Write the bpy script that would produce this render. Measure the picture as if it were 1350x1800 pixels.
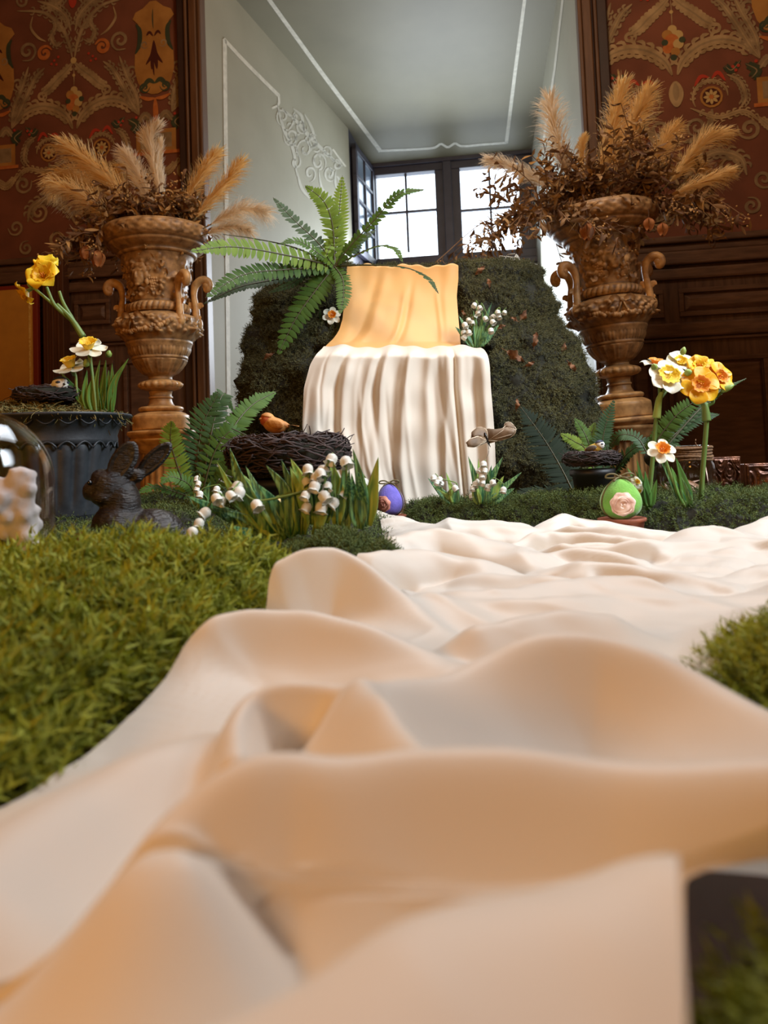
import bpy, math, random
import numpy as np
from mathutils import Vector, Matrix, noise

RS = np.random.RandomState(7)
random.seed(7)
for _o in list(bpy.data.objects):
    bpy.data.objects.remove(_o)
SC = bpy.context.scene
COL = SC.collection

# ------------------------------------------------------------------ camera
F_PX = 1352.0
CAM_H = 0.155                      # lens height above the table top (z = 0)
PITCH, ROLL = math.radians(3.0), math.radians(-2.2)
AXIS_Y = 900 - 171                 # the optical axis in the frame (lens shift)
cam_d = bpy.data.cameras.new('camera')
cam = bpy.data.objects.new('camera', cam_d)
COL.objects.link(cam)
cam_d.sensor_fit = 'VERTICAL'
cam_d.sensor_height = 36.0
cam_d.sensor_width = 27.0
cam_d.lens = 36.0 * F_PX / 1800.0
cam_d.shift_y = (AXIS_Y - 900) / 1800.0
cam_d.clip_start = 0.01
cam_d.clip_end = 100
cam_d.dof.use_dof = True
cam_d.dof.focus_distance = 1.75
cam_d.dof.aperture_fstop = 7.4
RC = Matrix.Rotation(math.pi / 2 + PITCH, 3, 'X') @ Matrix.Rotation(ROLL, 3, 'Z')
cam.matrix_world = Matrix.Translation((0, 0, CAM_H)) @ RC.to_4x4()
SC.camera = cam
RCN = np.array(RC)

# ------------------------------------------------------------------ light
SC.view_settings.view_transform = 'Standard'
SC.view_settings.look = 'None'
SC.view_settings.gamma = 1.0
SC.view_settings.use_curve_mapping = False
SC.view_settings.exposure = -0.2
w = bpy.data.worlds.new('overcast_sky')
SC.world = w
w.use_nodes = True
w.node_tree.nodes['Background'].inputs[0].default_value = (0.82, 0.91, 1.0, 1)
w.node_tree.nodes['Background'].inputs[1].default_value = 5.0
SC.cycles.use_denoising = True
SC.cycles.max_bounces = 10
SC.cycles.transparent_max_bounces = 24
SC.cycles.sample_clamp_indirect = 6.0
SC.cycles.caustics_reflective = False
SC.cycles.caustics_refractive = False


def lamp(name, kind, loc, energy, color, size=0.3, look=None, size_y=None, spot=None, blend=0.5):
    d = bpy.data.lights.new(name, kind)
    d.energy = energy
    d.color = color
    if kind == 'AREA':
        d.size = size
        if size_y:
            d.shape = 'RECTANGLE'
            d.size_y = size_y
    elif kind in ('POINT', 'SPOT'):
        d.shadow_soft_size = size
    if kind == 'SPOT':
        d.spot_size = math.radians(spot)
        d.spot_blend = blend
    o = bpy.data.objects.new(name, d)
    COL.objects.link(o)
    o.location = loc
    if look is not None:
        o.rotation_euler = (Vector(look) - Vector(loc)).to_track_quat('-Z', 'Y').to_euler()
    return o


WARM = (1.0, 0.45, 0.09)
COOL = (0.82, 0.91, 1.0)
lamp('niche_daylight', 'AREA', (0.60, 5.95, 1.35), 85, COOL, 1.1, (0.05, 2.0, 0.5), 1.0)
o_ = lamp('side_cool_fill', 'AREA', (2.1, 0.6, 1.9), 22, COOL, 1.0, (0.2, 1.7, 0.25), 1.2)  # added cool area light aimed past the drape, no window opening here
o_.data.spread = math.radians(60)
o_ = lamp('overhead_cool_fill', 'AREA', (0.6, 1.9, 3.1), 38, COOL, 1.6, (0.2, 0.7, 0.0), 1.6)  # unseen cool panel added overhead to whiten the tops of the folds
o_.data.spread = math.radians(110)
lamp('low_warm_fill', 'POINT', (-1.3, -0.8, 0.62), 80, WARM, 0.25)  # warm light added low at front left to amber the fold faces
lamp('rear_warm_fill', 'POINT', (0.9, -1.2, 1.7), 16, WARM, 0.2)  # added warm fill behind the camera
lamp('overhead_warm_fill', 'POINT', (0.3, 1.7, 2.8), 85, (1.0, 0.78, 0.55), 0.25)  # added warm light overhead to lift the walls and upper surfaces
lamp('picture_spot', 'SPOT', (-0.35, 0.75, 2.2), 28, (1.0, 0.60, 0.24), 0.03, (0.08, 2.22, 0.66), None, 19, 0.6)

# ------------------------------------------------------------------ maths


def ray(px, py):
    v = RCN @ np.array([(px - 675.0) / F_PX, (AXIS_Y - py) / F_PX, -1.0])
    return v


def P(px, py, d):
    """the point at distance d along world Y that the photograph shows at px, py"""
    v = ray(px, py)
    return np.array([0, 0, CAM_H]) + v * (d / v[1])


def PL(pts):
    return [P(*p) for p in pts]


def S(r, g, b, a=1):
    f = lambda c: (c / 12.92 if c <= 0.04045 else ((c + 0.055) / 1.055) ** 2.4)
    return (f(r / 255), f(g / 255), f(b / 255), a)


def nrm(v):
    v = np.asarray(v, float)
    n = np.linalg.norm(v, axis=-1, keepdims=True)
    return v / np.maximum(n, 1e-9)


def cr(pts, n):
    """Catmull-Rom through pts, n samples"""
    p = np.asarray(pts, float)
    if len(p) == 2:
        t = np.linspace(0, 1, n)[:, None]
        return p[0] * (1 - t) + p[1] * t
    p = np.vstack([2 * p[0] - p[1], p, 2 * p[-1] - p[-2]])
    m = len(p) - 3
    out = []
    for t in np.linspace(0, m - 1e-6, n):
        i = int(t); u = t - i
        a, b, c, d = p[i:i + 4]
        out.append(0.5 * ((2 * b) + (-a + c) * u + (2 * a - 5 * b + 4 * c - d) * u * u + (-a + 3 * b - 3 * c + d) * u ** 3))
    return np.array(out)


def frames(pts, up):
    """tangent, side, normal along a polyline"""
    t = nrm(np.gradient(pts, axis=0))
    s = nrm(np.cross(t, np.asarray(up, float)))
    return t, s, np.cross(s, t)


def vnoise(V, scale, seed=0.0):
    return np.array([noise.noise(Vector((v[0] * scale + seed, v[1] * scale - seed, v[2] * scale + 2 * seed))) for v in V])


def snoise(X, Y, seed, terms=7, f0=1.0, f1=3.0):
    """cheap smooth noise: a sum of random waves"""
    r = np.random.RandomState(seed)
    z = 0
    for i in range(terms):
        f = f0 + (f1 - f0) * r.rand(); a = r.rand() * 6.283
        z = z + np.sin((X * math.cos(a) + Y * math.sin(a)) * f * 6.283 + r.rand() * 6.283)
    return z / terms ** 0.5


# ------------------------------------------------------------------ mesh builder
LOC = {}


class MB:
    def __init__(s):
        s.v, s.f, s.m, s.n = [], [], [], 0

    def add(s, V, Fs, m=0):
        V = np.asarray(V, float).reshape(-1, 3)
        n = s.n
        s.v.append(V)
        s.f += [tuple(i + n for i in f) for f in Fs]
        s.m += [m] * len(Fs)
        s.n += len(V)
        return s

    def grid(s, G, m=0, cu=False, cv=False, capu=False):
        G = np.asarray(G, float)
        nu, nv = G.shape[:2]
        Fs = []
        for i in range(nu if cu else nu - 1):
            a = i * nv; b = ((i + 1) % nu) * nv
            for j in range(nv if cv else nv - 1):
                k = (j + 1) % nv
                Fs.append((a + j, b + j, b + k, a + k))
        if capu:
            Fs.append(tuple(range(nv)))
            Fs.append(tuple((nu - 1) * nv + j for j in reversed(range(nv))))
        return s.add(G.reshape(-1, 3), Fs, m)

    def tube(s, pts, r, k=6, m=0, cap=True, up=(0.12, 0.31, 0.94)):
        pts = np.asarray(pts, float)
        r = np.broadcast_to(np.asarray(r, float), (len(pts),))
        t, a, b = frames(pts, up)
        ang = np.arange(k) * 2 * math.pi / k
        G = pts[:, None, :] + r[:, None, None] * (np.cos(ang)[None, :, None] * a[:, None, :] + np.sin(ang)[None, :, None] * b[:, None, :])
        return s.grid(G, m, cv=True, capu=cap)

    def lathe(s, prof, c=(0, 0, 0), k=40, m=0, fn=None):
        prof = np.asarray(prof, float)
        ang = np.arange(k) * 2 * math.pi / k
        G = np.zeros((len(prof), k, 3))
        R = np.repeat(prof[:, 0:1], k, 1)
        if fn is not None:
            R = R + fn(np.repeat(ang[None, :], len(prof), 0), np.repeat(prof[:, 1:2], k, 1), R)
        G[:, :, 0] = c[0] + R * np.cos(ang); G[:, :, 1] = c[1] + R * np.sin(ang); G[:, :, 2] = c[2] + prof[:, 1:2]
        return s.grid(G, m, cv=True)

    def ball(s, c, r, nu=8, nv=10, m=0, R=None):
        r = np.broadcast_to(np.asarray(r, float), (3,))
        th = np.linspace(0.02, math.pi - 0.02, nu); ph = np.arange(nv) * 2 * math.pi / nv
        G = np.stack([np.sin(th)[:, None] * np.cos(ph) * r[0], np.sin(th)[:, None] * np.sin(ph) * r[1], np.cos(th)[:, None] * np.ones(nv) * r[2]], -1)
        if R is not None:
            G = G @ np.asarray(R).T
        return s.grid(G + np.asarray(c), m, cv=True, capu=True)

    def box(s, lo, hi, m=0, tf=None):
        x0, y0, z0 = lo; x1, y1, z1 = hi
        V = np.array([(x, y, z) for x in (x0, x1) for y in (y0, y1) for z in (z0, z1)], float)
        if tf is not None:
            V = tf(V)
        return s.add(V, [(0, 1, 3, 2), (4, 6, 7, 5), (0, 4, 5, 1), (2, 3, 7, 6), (0, 2, 6, 4), (1, 5, 7, 3)], m)

    def blade(s, pts, width, up, fold=0.25, m=0, shape=None, n=9, cup=0):
        """a leaf strip: three verts across, folded along the midrib"""
        C = cr(pts, n)
        t, a, b = frames(C, up)
        u = np.linspace(0, 1, n)
        sh = shape(u) if shape is not None else np.sin(math.pi * np.clip(u * 0.93 + 0.07, 0, 1)) ** 0.7
        wv = (width * sh)[:, None]
        L = C - a * wv + b * wv * fold; Rr = C + a * wv + b * wv * fold
        return s.grid(np.stack([L, C - a * wv * 0.5 + b * wv * fold * 0.3, C, C + a * wv * 0.5 + b * wv * fold * 0.3, Rr], 1), m)

    def build(s, name, mats, parent=None, base=None, smooth=True):
        V = np.vstack(s.v) if s.v else np.zeros((0, 3))
        me = bpy.data.meshes.new(name)
        o = bpy.data.objects.new(name, me)
        COL.objects.link(o)
        if parent is not None:
            o.parent = parent
            b = LOC[parent.name]
        else:
            if base is None:
                base = (V[:, 0].mean(), V[:, 1].mean(), V[:, 2].min())
            b = np.asarray(base, float)
            o.location = b
        LOC[o.name] = np.asarray(b, float)
        me.from_pydata((V - b).tolist(), [], s.f)
        for mm in (mats if isinstance(mats, (list, tuple)) else [mats]):
            me.materials.append(mm)
        if isinstance(mats, (list, tuple)) and len(mats) > 1:
            me.polygons.foreach_set('material_index', s.m)
        if smooth:
            me.polygons.foreach_set('use_smooth', [True] * len(s.f))
        me.update()
        return o


def tag(o, label=None, cat=None, group=None, kind=None):
    if label: o['label'] = label
    if cat: o['category'] = cat
    if group: o['group'] = group
    if kind: o['kind'] = kind
    return o


def thing(name, base, label, cat, group=None):
    o = bpy.data.objects.new(name, None)
    o.empty_display_size = 0.02
    COL.objects.link(o)
    o.location = base
    LOC[o.name] = np.asarray(base, float)
    return tag(o, label, cat, group)


def bevel(o, wd=0.003, seg=2):
    m = o.modifiers.new('bevel', 'BEVEL'); m.width = wd; m.segments = seg; m.limit_method = 'ANGLE'
    for p in o.data.polygons:
        p.use_smooth = False
    return o


def blobs(name, items, voxel, mats, parent=None, base=None, smooth=6):
    """one continuous body from overlapping ellipsoids: (centre, radii, rotation)"""
    mb = MB()
    for it in items:
        mb.ball(it[0], it[1], 12, 16, 0, it[2] if len(it) > 2 else None)
    o = mb.build(name, mats, parent, base)
    r = o.modifiers.new('remesh', 'REMESH'); r.mode = 'VOXEL'; r.voxel_size = voxel; r.use_smooth_shade = True
    q = o.modifiers.new('smooth', 'SMOOTH'); q.factor = 0.5; q.iterations = smooth
    return o


def rot(ax, deg):
    return np.array(Matrix.Rotation(math.radians(deg), 3, ax))


def look_rot(d, up=(0, 0, 1)):
    """columns x, y, z with z along d"""
    z = nrm(d); x = nrm(np.cross(up, z)); y = np.cross(z, x)
    return np.stack([x, y, z], 1)


# ------------------------------------------------------------------ materials
def mat(name, col, rough=0.6, col2=None, scale=20.0, bump=0.0, bscale=60.0, metal=0.0, spec=0.5, detail=4.0, ramp=(0.35, 0.65),
        trans=0.0, sheen=0.0, attr=None, coat=0.0, stretch=None):
    m = bpy.data.materials.new(name)
    m.use_nodes = True
    nt = m.node_tree; N = nt.nodes; L = nt.links
    b = N['Principled BSDF']
    b.inputs['Roughness'].default_value = rough
    b.inputs['Metallic'].default_value = metal
    b.inputs['Specular IOR Level'].default_value = spec
    b.inputs['Base Color'].default_value = col
    if coat:
        b.inputs['Coat Weight'].default_value = coat
        b.inputs['Coat Roughness'].default_value = 0.15
    if sheen:
        b.inputs['Sheen Weight'].default_value = sheen
        b.inputs['Sheen Roughness'].default_value = 0.4
    tc = N.new('ShaderNodeTexCoord')
    src = tc.outputs['Object']
    if stretch:
        mp = N.new('ShaderNodeMapping'); mp.inputs['Scale'].default_value = stretch
        L.new(src, mp.inputs['Vector']); src = mp.outputs['Vector']
    csock = None
    if col2 is not None:
        rp = N.new('ShaderNodeValToRGB')
        rp.color_ramp.elements[0].position = ramp[0]; rp.color_ramp.elements[1].position = ramp[1]
        rp.color_ramp.elements[0].color = col; rp.color_ramp.elements[1].color = col2
        if attr:
            at = N.new('ShaderNodeAttribute'); at.attribute_name = attr
            L.new(at.outputs['Fac'], rp.inputs['Fac'])
        else:
            nz = N.new('ShaderNodeTexNoise'); nz.inputs['Scale'].default_value = scale; nz.inputs['Detail'].default_value = detail
            L.new(src, nz.inputs['Vector']); L.new(nz.outputs['Fac'], rp.inputs['Fac'])
        csock = rp.outputs['Color']
        L.new(csock, b.inputs['Base Color'])
    if bump:
        nb = N.new('ShaderNodeTexNoise'); nb.inputs['Scale'].default_value = bscale; nb.inputs['Detail'].default_value = 6
        bp = N.new('ShaderNodeBump'); bp.inputs['Strength'].default_value = bump; bp.inputs['Distance'].default_value = 0.004
        L.new(src, nb.inputs['Vector']); L.new(nb.outputs['Fac'], bp.inputs['Height']); L.new(bp.outputs['Normal'], b.inputs['Normal'])
    if trans:
        tr = N.new('ShaderNodeBsdfTranslucent'); mx = N.new('ShaderNodeMixShader'); mx.inputs[0].default_value = trans
        tr.inputs['Color'].default_value = col
        if csock is not None:
            L.new(csock, tr.inputs['Color'])
        L.new(b.outputs[0], mx.inputs[1]); L.new(tr.outputs[0], mx.inputs[2]); L.new(mx.outputs[0], N['Material Output'].inputs[0])
    return m


def darken_hollows(m):
    """multiply the base colour darker in the hollows of the carving"""
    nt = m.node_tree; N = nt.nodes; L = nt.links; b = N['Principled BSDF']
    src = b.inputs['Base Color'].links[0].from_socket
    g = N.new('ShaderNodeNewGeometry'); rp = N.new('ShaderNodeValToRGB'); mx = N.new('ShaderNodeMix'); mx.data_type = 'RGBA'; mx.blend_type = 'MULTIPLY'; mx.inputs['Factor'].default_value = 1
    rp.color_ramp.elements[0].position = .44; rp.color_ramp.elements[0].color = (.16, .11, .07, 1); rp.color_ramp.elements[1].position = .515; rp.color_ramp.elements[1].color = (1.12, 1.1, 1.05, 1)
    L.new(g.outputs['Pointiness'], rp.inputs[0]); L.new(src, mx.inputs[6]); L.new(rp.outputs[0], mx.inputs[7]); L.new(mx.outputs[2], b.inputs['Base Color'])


def thin_glass(name, tint=(1, 1, 1, 1), refl=1.0):
    m = bpy.data.materials.new(name); m.use_nodes = True
    nt = m.node_tree; N = nt.nodes; L = nt.links
    N.remove(N['Principled BSDF'])
    t = N.new('ShaderNodeBsdfTransparent'); t.inputs[0].default_value = tint
    g = N.new('ShaderNodeBsdfGlossy'); g.inputs['Roughness'].default_value = 0.03; g.inputs[0].default_value = (refl, refl, refl, 1)
    lw = N.new('ShaderNodeLayerWeight'); lw.inputs[0].default_value = 0.5
    pw_ = N.new('ShaderNodeMath'); pw_.operation = 'POWER'; pw_.inputs[1].default_value = 3.5
    fr = N.new('ShaderNodeMath'); fr.operation = 'MULTIPLY_ADD'; fr.inputs[1].default_value = 0.55; fr.inputs[2].default_value = 0.035
    L.new(lw.outputs['Facing'], pw_.inputs[0]); L.new(pw_.outputs[0], fr.inputs[0])
    mx = N.new('ShaderNodeMixShader')
    L.new(fr.outputs[0], mx.inputs[0]); L.new(t.outputs[0], mx.inputs[1]); L.new(g.outputs[0], mx.inputs[2]); L.new(mx.outputs[0], N['Material Output'].inputs[0])
    return m


M = {}
M['wood'] = mat('dark_oak', S(96, 68, 50), 0.55, S(70, 48, 35), 9, 0.15, 40, stretch=(6, 6, 0.7), spec=0.4)
M['wood_h'] = mat('dark_oak_rails', S(104, 75, 56), 0.55, S(80, 56, 41), 9, 0.15, 40, stretch=(0.7, 6, 6), spec=0.4)
M['casing'] = mat('brown_painted_casing', S(104, 70, 42), 0.5, S(84, 54, 32), 7, 0.1, 50, stretch=(6, 6, 0.6))
M['casing_dark'] = mat('dark_casing', S(58, 36, 28), 0.5, S(46, 28, 22), 7, 0.1, 50)
M['paper_l'] = mat('wallpaper_ground', S(124, 74, 54), 0.75, S(106, 63, 45), 5, 0.08, 300, spec=0.25)
ORN = [mat('print_olive', S(156, 132, 98), 0.75, S(126, 104, 76), 14, spec=0.2), mat('print_gold', S(178, 150, 110), 0.75, S(140, 114, 80), 14, spec=0.2),
       mat('print_red', S(176, 62, 44), 0.75, spec=0.2), mat('print_ochre', S(178, 128, 66), 0.75, S(156, 108, 54), 10, spec=0.2),
       mat('print_maroon', S(76, 34, 26), 0.75, spec=0.2), mat('print_green', S(70, 74, 50), 0.75, S(58, 66, 50), 10, spec=0.2),
       mat('print_cream', S(190, 160, 104), 0.75, spec=0.2), mat('print_orange', S(176, 98, 48), 0.75, S(190, 116, 60), 30, spec=0.2)]
M['plaster'] = mat('grey_green_paint', S(170, 168, 152), 0.6, S(160, 158, 142), 2.2, 0.03, 30, spec=0.3)
M['plaster_c'] = mat('grey_olive_ceiling_paint', S(136, 132, 112), 0.5, S(124, 120, 102), 1.6, 0.04, 20, spec=0.35)
M['line'] = mat('pale_painted_line', S(226, 224, 212), 0.6, S(206, 204, 192), 30, spec=0.3)
M['line_soft'] = mat('soft_pale_paint', S(200, 199, 188), 0.6, S(188, 187, 175), 30, spec=0.3)
M['win'] = mat('blue_black_window_wood', S(66, 66, 82), 0.45, S(56, 56, 72), 10, 0.05, 60)
M['pane'] = thin_glass('window_glass', (0.96, 0.98, 1, 1))
M['glass'] = thin_glass('clear_glass', (0.97, 0.96, 0.95, 1))
M['room'] = mat('room_plaster', S(150, 116, 84), 0.8)
M['floor'] = mat('parquet', S(96, 62, 38), 0.4, S(76, 46, 26), 12, 0.05, 60)
M['table'] = mat('reddish_brown_table', S(84, 48, 32), 0.35, S(62, 34, 22), 8, 0.05, 60, stretch=(6, 0.6, 6))
M['cloth'] = mat('cream_voile', S(240, 232, 220), 0.5, S(236, 227, 214), 3, 0.05, 900, spec=0.35, trans=0.28, sheen=0.3)
M['drape'] = mat('cream_satin', S(238, 227, 210), 0.48, S(233, 221, 203), 3, 0.05, 800, spec=0.35, trans=0.2, sheen=0.25)
M['warm_lit'] = mat('warm_lit_satin', S(246, 190, 116), 0.45, S(240, 184, 114), 3, 0.04, 800, spec=0.35, trans=0.25, sheen=0.2)  # the warm spotlight's tone is put into this cloth colour
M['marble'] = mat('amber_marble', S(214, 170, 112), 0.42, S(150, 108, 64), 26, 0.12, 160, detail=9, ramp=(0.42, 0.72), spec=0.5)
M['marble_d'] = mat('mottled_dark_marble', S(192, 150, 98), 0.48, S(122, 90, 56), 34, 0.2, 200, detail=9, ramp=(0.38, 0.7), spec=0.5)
darken_hollows(M['marble']); darken_hollows(M['marble_d'])  # marble colour goes darker where the carving is hollow
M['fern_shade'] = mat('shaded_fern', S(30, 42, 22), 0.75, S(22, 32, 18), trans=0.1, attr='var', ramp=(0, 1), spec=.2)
M['pot'] = mat('black_cast_metal', S(52, 56, 60), 0.48, S(38, 41, 45), 30, 0.12, 160, spec=0.5)
M['bowl'] = mat('black_pot', S(24, 22, 22), 0.5)
M['bunny'] = mat('dark_bronze_rabbit', S(42, 34, 30), 0.34, S(26, 21, 19), 40, 0.9, 130, spec=0.6, stretch=(1, 1, 3.2))
M['bunny_in'] = mat('dark_inner_ear', S(26, 22, 21), 0.5, bump=0.5, bscale=160)
M['terracotta'] = mat('terracotta', S(150, 82, 54), 0.7, S(126, 68, 44), 60, 0.1, 200)
M['fern'] = mat('fern_green', S(86, 116, 44), 0.6, spec=0.25, col2=S(58, 88, 34), trans=0.3, attr='var', ramp=(0, 1))
M['fern_light'] = mat('fern_light_green', S(132, 156, 58), 0.6, spec=0.25, col2= S(96, 128, 48), trans=0.35, attr='var', ramp=(0, 1))
M['fern_dark'] = mat('fern_dark_green', S(54, 80, 36), 0.55, spec=0.25, col2= S(38, 60, 28), trans=0.15, attr='var', ramp=(0, 1))
M['rib'] = mat('fern_midrib', S(66, 62, 32), 0.5)
M['leaf'] = mat('daffodil_leaf', S(100, 144, 60), 0.4, S(70, 118, 50), 18, trans=0.25, stretch=(4, 4, 0.4))
M['lily_leaf'] = mat('striped_lily_leaf', S(124, 172, 104), 0.35, S(44, 98, 64), 70, 0.4, 180, ramp=(.44, .56), trans=0.18, stretch=(5, 5, 0.4), spec=0.6)
M['lily_tip'] = mat('yellow_green_lily_leaf', S(176, 198, 100), 0.35, S(124, 168, 84), 40, trans=0.25, stretch=(5, 5, 0.4))
M['stem'] = mat('green_stem', S(122, 146, 74), 0.45, S(88, 118, 54), 20, stretch=(1, 1, 0.3), trans=0.1)
M['yellow'] = mat('yellow_petal', S(252, 208, 30), 0.45, S(244, 226, 62), 30, 0.2, 150, trans=0.35)
M['yellow_deep'] = mat('golden_petal', S(250, 190, 18), 0.45, S(246, 206, 40), 30, 0.2, 150, trans=0.35)
M['white'] = mat('white_petal', S(244, 242, 228), 0.45, S(236, 236, 214), 30, 0.2, 150, trans=0.3)
M['cup_y'] = mat('yellow_corona', S(238, 200, 40), 0.5, S(250, 220, 70), 60, 0.3, 200, trans=0.25)
M['cup_o'] = mat('orange_corona', S(232, 140, 28), 0.5, S(246, 172, 60), 60, 0.3, 200, trans=0.25)
M['bell'] = mat('white_bell', S(240, 238, 228), 0.4, S(226, 226, 216), 60, 0.1, 200, trans=0.2)
M['bud'] = mat('green_bud', S(150, 170, 84), 0.45, S(116, 146, 62), 40)
M['twig'] = mat('nest_twig', S(66, 46, 40), 0.7, S(40, 28, 26), 40)
M['straw'] = mat('dry_moss_straw', S(124, 104, 52), 0.8, S(84, 82, 34), attr='var', ramp=(0, 1))
M['soil'] = mat('dark_peat', S(34, 32, 18), 0.95, S(22, 24, 12), 30, 0.5, 90)
M['moss'] = mat('green_moss', S(50, 66, 26), 0.8, S(110, 124, 54), attr='var', ramp=(0, 1), trans=0.15)
M['moss_n'] = mat('bright_sheet_moss', S(96, 108, 22), 0.75, S(178, 182, 54), attr='var', ramp=(0, 1), trans=0.25)
M['moss_c'] = mat('dull_cliff_moss', S(62, 62, 36), 0.85, S(122, 118, 72), attr='var', ramp=(0, 1), trans=0.2)
M['dry'] = mat('dry_orange_leaf', S(150, 104, 68), 0.8, S(98, 62, 42), 60, 0.5, 120, trans=0.2)
M['pampas'] = mat('pampas', S(236, 198, 124), 0.8, S(250, 224, 168), attr='var', ramp=(0, 1), trans=0.35)
M['pampas_w'] = mat('pale_pampas', S(240, 220, 188), 0.8, S(252, 240, 218), attr='var', ramp=(0, 1), trans=0.35)
M['foliage'] = mat('dried_foliage', S(104, 70, 44), 0.75, S(214, 166, 98), attr='var', ramp=(0, 1), trans=0.15)
M['pod'] = mat('dried_pod', S(196, 130, 72), 0.7, S(168, 100, 52), 40, trans=0.2)
M['egg_g'] = mat('green_felt_egg', S(118, 176, 70), 0.9, S(104, 160, 60), 60, 0.25, 300, sheen=0.4)
M['egg_p'] = mat('violet_felt_egg', S(112, 100, 190), 0.85, S(96, 86, 172), 60, 0.25, 300, sheen=0.4)
M['cord'] = mat('olive_gold_cord', S(110, 96, 50), 0.6, S(82, 70, 36), 120)
M['rose'] = mat('pink_rose_print', S(240, 214, 198), 0.85, S(206, 164, 146), 46, 0.6, 90, ramp=(0.42, 0.62))
M['rose_p'] = mat('pink_wool_rose', S(206, 142, 120), 0.9, S(168, 104, 88), 60, 0.8, 120)
M['mustard'] = mat('mustard_panel', S(196, 140, 52), 0.6, S(184, 130, 48), 12, 0.05, 300)
M['red_edge'] = mat('red_painted_edge', S(120, 34, 18), 0.5)
M['brown_board'] = mat('brown_board', S(86, 48, 24), 0.5, S(70, 38, 20), 6, stretch=(5, 5, 0.6))
M['emboss'] = mat('embossed_brown_metal', S(112, 66, 40), 0.3, S(60, 32, 20), 40, 0.6, 60, metal=0.5)
M['rope'] = mat('jute_twine', S(132, 96, 60), 0.85, S(92, 64, 40), 200, 0.5, 300)
M['butter'] = mat('brown_butterfly_wing', S(150, 126, 100), 0.6, S(112, 90, 68), 30, 0.2, 80, trans=0.25)
M['butter_l'] = mat('wing_vein', S(214, 196, 170), 0.6)
M['wire'] = mat('thin_wire', S(84, 76, 60), 0.4, metal=0.6)
M['bird_w'] = mat('white_plumage', S(232, 228, 216), 0.6, bump=0.3, bscale=150)
M['bird_b'] = mat('blue_black_cap', S(44, 52, 76), 0.5, bump=0.3, bscale=150)
M['bird_y'] = mat('yellow_plumage', S(190, 156, 60), 0.6, bump=0.3, bscale=150)
M['bird_o'] = mat('orange_brown_plumage', S(196, 140, 72), 0.6, S(172, 112, 54), 40, 0.4, 150)
M['bird_r'] = mat('rust_breast', S(176, 86, 44), 0.6, bump=0.3, bscale=150)
M['bird_g'] = mat('grey_brown_wing', S(92, 82, 72), 0.6, bump=0.3, bscale=150)
M['eye'] = mat('black_eye', S(10, 10, 12), 0.15)
M['bloom'] = mat('pale_pink_bloom', S(236, 234, 236), 0.85, S(220, 216, 220), 20, 0.4, 60, trans=0.2)
M['bark'] = mat('brown_bark', S(74, 48, 38), 0.8, S(52, 34, 28), 30, 0.6, 60)
M['brass'] = mat('pale_gold', S(196, 150, 62), 0.4, S(226, 196, 120), 90)
M['cookie'] = mat('yellow_stripe_egg', S(232, 186, 78), 0.5, S(168, 90, 40), 1, stretch=(1, 1, 1))
# ================================================================== the room
FLOOR_Z = -0.78
YAW = math.radians(8)
WO = np.array([0, 3.9, 0.0])
WS = np.array([math.cos(YAW), -math.sin(YAW), 0])
WT = np.array([math.sin(YAW), math.cos(YAW), 0])
UZ = np.array([0, 0, 1.0])


def wl(V):
    """wall coordinates (along, into the wall, up) to world"""
    V = np.asarray(V, float).reshape(-1, 3)
    return WO + V[:, 0:1] * WS + V[:, 1:2] * WT + V[:, 2:3] * UZ


def ray_plane(px, py, p0, n):
    v = ray(px, py); c = np.array([0, 0, CAM_H])
    return c + v * (np.dot(p0 - c, n) / np.dot(v, n))


def hit(px, py, t=0.0):
    p = ray_plane(px, py, WO + t * WT, WT)
    return np.dot(p - WO, WS), p[2]


CEIL_Z = 2.55
ROOM_Z = 3.3
# corners of the deep window niche, in wall coordinates
sL, _ = hit(368, 400); sR, _ = hit(1020, 150)
T1 = 1.75; T2 = 2.35
sL1, _ = hit(617, 360, T1)
sL2, _ = hit(653, 360, T2); sR2, _ = hit(938, 350, T2)
sR1 = sR + (sR2 - sR) * T1 / T2

# floor, ceiling and the walls that close the room
def quad(name, pts, m, kind='structure', thick=None):
    mb = MB(); mb.add(pts, [(0, 1, 2, 3)]); o = mb.build(name, m, base=(0, 0, 0), smooth=False); o['kind'] = kind
    return o


def slab(name, lo, hi, m, tf=None):
    o = MB().box(lo, hi, 0, tf).build(name, m, smooth=False); o['kind'] = 'structure'
    return o


slab('floor', (-4, -3.5, FLOOR_Z - 0.1), (4, 6.9, FLOOR_Z), M['floor'])
slab('ceiling', (-4, -3.5, ROOM_Z), (4, 4.6, ROOM_Z + 0.1), M['room'])
slab('wall_back', (-4, -3.6, FLOOR_Z), (4, -3.5, ROOM_Z), M['room'])
slab('wall_side_left', (-4.1, -3.5, FLOOR_Z), (-4, 4.8, ROOM_Z), M['room'])
slab('wall_side_right', (4, -3.5, FLOOR_Z), (4.1, 4.8, ROOM_Z), M['room'])

_, zdadoR = hit(1250, 417); _, zdadoL = hit(60, 458)
wl_left = slab('wall_left', (-4.3, 0, FLOOR_Z), (sL - 0.02, 0.12, ROOM_Z), M['paper_l'], wl)
wl_right = slab('wall_right', (sR + 0.02, 0, FLOOR_Z), (4.3, 0.12, ROOM_Z), M['paper_l'], wl)
CEIL_F = 2.86
slab('wall_over_niche', (sL - 0.02, 0, CEIL_F), (sR + 0.02, 0.12, ROOM_Z), M['plaster'], wl)

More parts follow.
